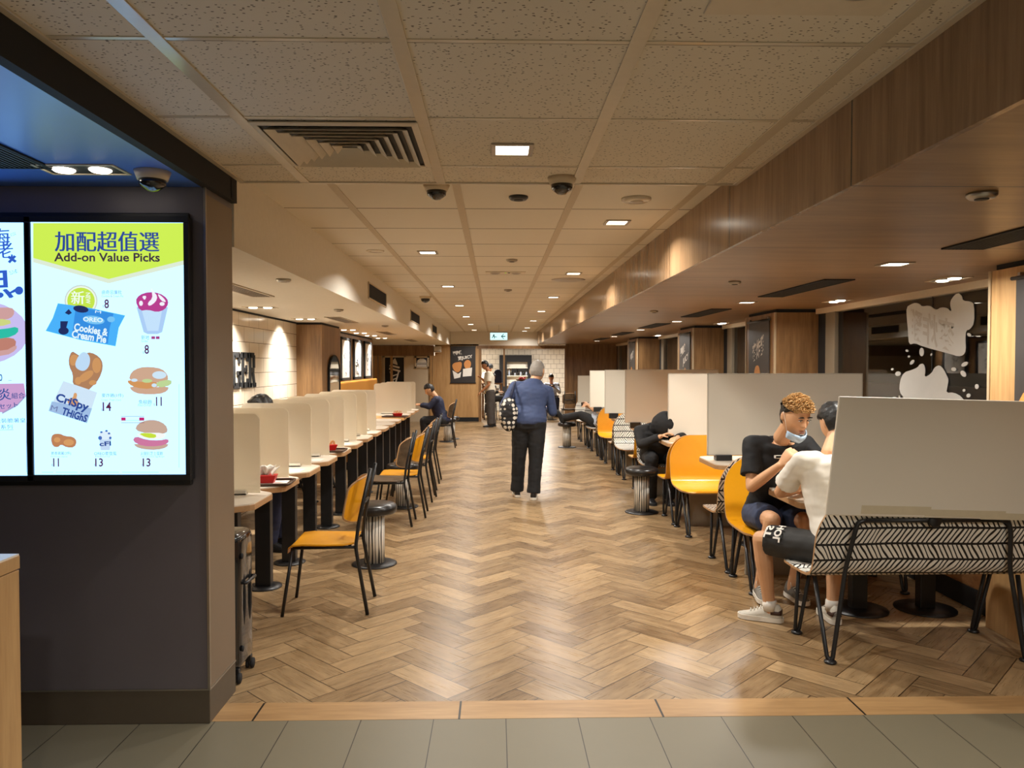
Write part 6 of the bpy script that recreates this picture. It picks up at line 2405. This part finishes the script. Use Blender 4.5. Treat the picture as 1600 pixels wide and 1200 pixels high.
# the far room
J = dict(pelvis=(1.78, 24.2, .58), chest=(1.76, 24.08, .98), neck=(1.755, 24.05, 1.08), head=(1.745, 23.98, 1.215), face=(-0.1, -0.9, -0.45),
         sh_r=(1.57, 24.05, 1.0), el_r=(1.52, 23.92, .76), wr_r=(1.68, 23.76, .92), sh_l=(1.95, 24.05, 1.0), el_l=(2.0, 23.92, .76), wr_l=(1.82, 23.76, .92),
         hip_r=(1.68, 24.15, .56), kn_r=(1.64, 23.78, .55), an_r=(1.65, 23.85, .09), hip_l=(1.88, 24.15, .56), kn_l=(1.92, 23.78, .55), an_l=(1.9, 23.85, .09))
person('seated person looking at a phone in the far room, right of the walking man', J, (1.78, 24.1, 0), 'shirt', 'long', 'trousers', 'navy_cloth', 'pale_blue', 'hair', 'skin_dark', 0.014)
t = thing('block_stool', 'plain black block seat under the far phone user', 'stool', (1.78, 24.22, 0))
m = MB()
m.span((-0.2, -0.15, 0.0), (0.2, 0.18, 0.40))
m.build('base', M['black_matt'], t, bevel=0.01)
m = MB()
m.span((-0.21, -0.16, 0.40), (0.21, 0.19, 0.46))
m.build('cushion', M['black_vinyl'], t, bevel=0.02)
t = thing('phone', 'small dark phone held by the seated person in the far room', 'phone', (1.75, 23.665, 0.965))
m = MB()
m.box((0, 0, 0), (0.15, 0.008, 0.075), Matrix.Rotation(-0.4, 3, 'X'))
m.build('case', M['black_plastic'], t, bevel=0.003)
m = MB()
m.box((0, 0.0052, 0.001), (0.138, 0.0012, 0.066), Matrix.Rotation(-0.4, 3, 'X'))
m.build('glass', M['navy_cloth'], t)
J = dict(pelvis=(-0.17, 24.7, .92), chest=(-0.17, 24.68, 1.32), neck=(-0.17, 24.66, 1.40), head=(-0.17, 24.62, 1.52), face=(0.3, -0.9, -0.2),
         sh_r=(-0.36, 24.68, 1.32), el_r=(-0.40, 24.6, 1.06), wr_r=(-0.28, 24.42, 1.10), sh_l=(0.02, 24.68, 1.32), el_l=(0.06, 24.6, 1.06), wr_l=(-0.04, 24.42, 1.10),
         hip_r=(-0.27, 24.7, .90), kn_r=(-0.27, 24.7, .49), an_r=(-0.27, 24.7, .09), hip_l=(-0.07, 24.7, .90), kn_l=(-0.07, 24.7, .49), an_l=(-0.07, 24.7, .09))
b, L, R, hc, part = person('person in black cap and white top standing behind the far counter', J, (-0.17, 24.7, 0), 'shirt', 'short', 'trousers', 'black_cotton', 'white_cotton', 'hair', 'skin', 0.014)
m = MB()
m.ell(hc + V((0, 0, 0.045)), (0.102, 0.118, 0.095), None, 20, 12)
m.ell(hc + R @ V((0, 0.12, 0.045)), (0.075, 0.075, 0.010), None, 16, 6)
part(m, 'cap', M['black_cotton'])
J = dict(pelvis=(-0.10, 22.75, .62), chest=(-0.16, 22.75, 1.02), neck=(-0.15, 22.75, 1.12), head=(-0.10, 22.75, 1.25), face=(0.9, 0, -0.3),
         sh_r=(-0.16, 22.57, 1.03), el_r=(-0.08, 22.55, .80), wr_r=(0.10, 22.62, .82), sh_l=(-0.16, 22.93, 1.03), el_l=(-0.08, 22.95, .80), wr_l=(0.10, 22.88, .82),
         hip_r=(-0.08, 22.65, .60), kn_r=(0.18, 22.63, .63), an_r=(0.20, 22.63, .20), hip_l=(-0.08, 22.85, .60), kn_l=(0.18, 22.87, .63), an_l=(0.20, 22.87, .20))
person('person in black seated sideways behind the man in the polo shirt', J, (-0.1, 22.75, 0), 'shirt', 'long', 'trousers', 'black_cotton', 'black_cotton', 'hair', 'skin', 0.014, feet={'r': V((1, 0, 0)), 'l': V((1, 0, 0))})
t = thing('high_chair', 'dark high chair under the person in black at the far opening', 'chair', (-0.12, 22.75, 0))
m = MB()
m.span((-0.2, -0.2, 0.44), (0.16, 0.2, 0.48))
m.build('seat', M['brown_shell'], t, bevel=0.01)
for sx in (-0.18, 0.14):
    for sy in (-0.18, 0.18):
        m = MB()
        m.tube([(sx, sy, 0.44), (sx * 1.15, sy * 1.1, 0)], 0.014, 8)
        m.build('leg', M['black_metal'], t, True)
m = MB()
m.tube([(0.15, -0.19, 0.11), (0.15, 0.19, 0.11)], 0.012, 8)
m.build('foot_rail', M['black_metal'], t, True)
for i, y in enumerate((22.6, 24.9, 23.7)):
    x = (1.62, 1.0, 2.6)[i]
    t = thing('round_table', ('black round table with striped column in front of the phone user', 'black round table behind the flower stand', 'black round table right of the phone user')[i], 'table', (x, y, 0), 0, 'far round tables')
    m = MB()
    m.lathe((0, 0, 0.68), [(0.24, 0), (0.26, 0.01), (0.26, 0.035), (0.0, 0.04)], 28)
    m.build('tabletop', M['black_vinyl'], t, True)
    m = MB()
    m.lathe((0, 0, 0.018), [(0.085, 0), (0.085, 0.662)], 24)
    m.build('column', M['stool_stripe'], t, True)
    m = MB()
    m.lathe((0, 0, 0), [(0.20, 0), (0.20, 0.01), (0.09, 0.02)], 24)
    m.build('base_disc', M['black_metal'], t, True)

# the people at the left tables
J = dict(pelvis=(-1.02, 15.08, .53), chest=(-1.15, 15.08, .93), neck=(-1.20, 15.08, 1.02), head=(-1.29, 15.08, 1.12), face=(-0.85, 0.0, -0.5),
         sh_l=(-1.15, 14.89, .94), el_l=(-1.28, 14.84, .80), wr_l=(-1.46, 14.95, .83), sh_r=(-1.15, 15.27, .94), el_r=(-1.28, 15.3, .80), wr_r=(-1.46, 15.2, .83),
         hip_l=(-1.04, 14.98, .52), kn_l=(-1.40, 14.96, .52), an_l=(-1.36, 14.96, .09), hip_r=(-1.04, 15.18, .52), kn_r=(-1.40, 15.2, .52), an_r=(-1.36, 15.2, .09), bend=0.03)
person('person in dark clothes hunched at the far left tables with back half turned', J, (-1.05, 15.08, 0), 'shirt', 'long', 'trousers', 'black_cotton', 'navy_cloth', 'hair', 'skin', 0.012, feet={'l': V((-1, 0, 0)), 'r': V((-1, 0, 0))}, sh=1.1)
J = dict(pelvis=(-2.28, 6.73, .54), chest=(-2.14, 6.73, .98), neck=(-2.11, 6.73, 1.08), head=(-2.07, 6.75, 1.20), face=(0.85, -0.1, -0.45),
         sh_l=(-2.14, 6.91, .99), el_l=(-2.02, 6.95, .79), wr_l=(-1.84, 6.85, .80), sh_r=(-2.14, 6.55, .99), el_r=(-2.02, 6.51, .80), wr_r=(-1.84, 6.61, .80),
         hip_l=(-2.26, 6.83, .53), kn_l=(-1.87, 6.85, .52), an_l=(-1.93, 6.87, .09), hip_r=(-2.26, 6.63, .53), kn_r=(-1.87, 6.61, .52), an_r=(-1.95, 6.63, .09))
person('black-haired person seated by the wall behind the frosted dividers', J, (-2.2, 6.77, 0), 'shirt', 'long', 'trousers', 'navy_cloth', 'black_cotton', 'hair', 'skin', 0.010, 1.1, 'short', None, 0, feet={'l': V((1, 0, 0)), 'r': V((1, -0.2, 0))}, lift=0.022)
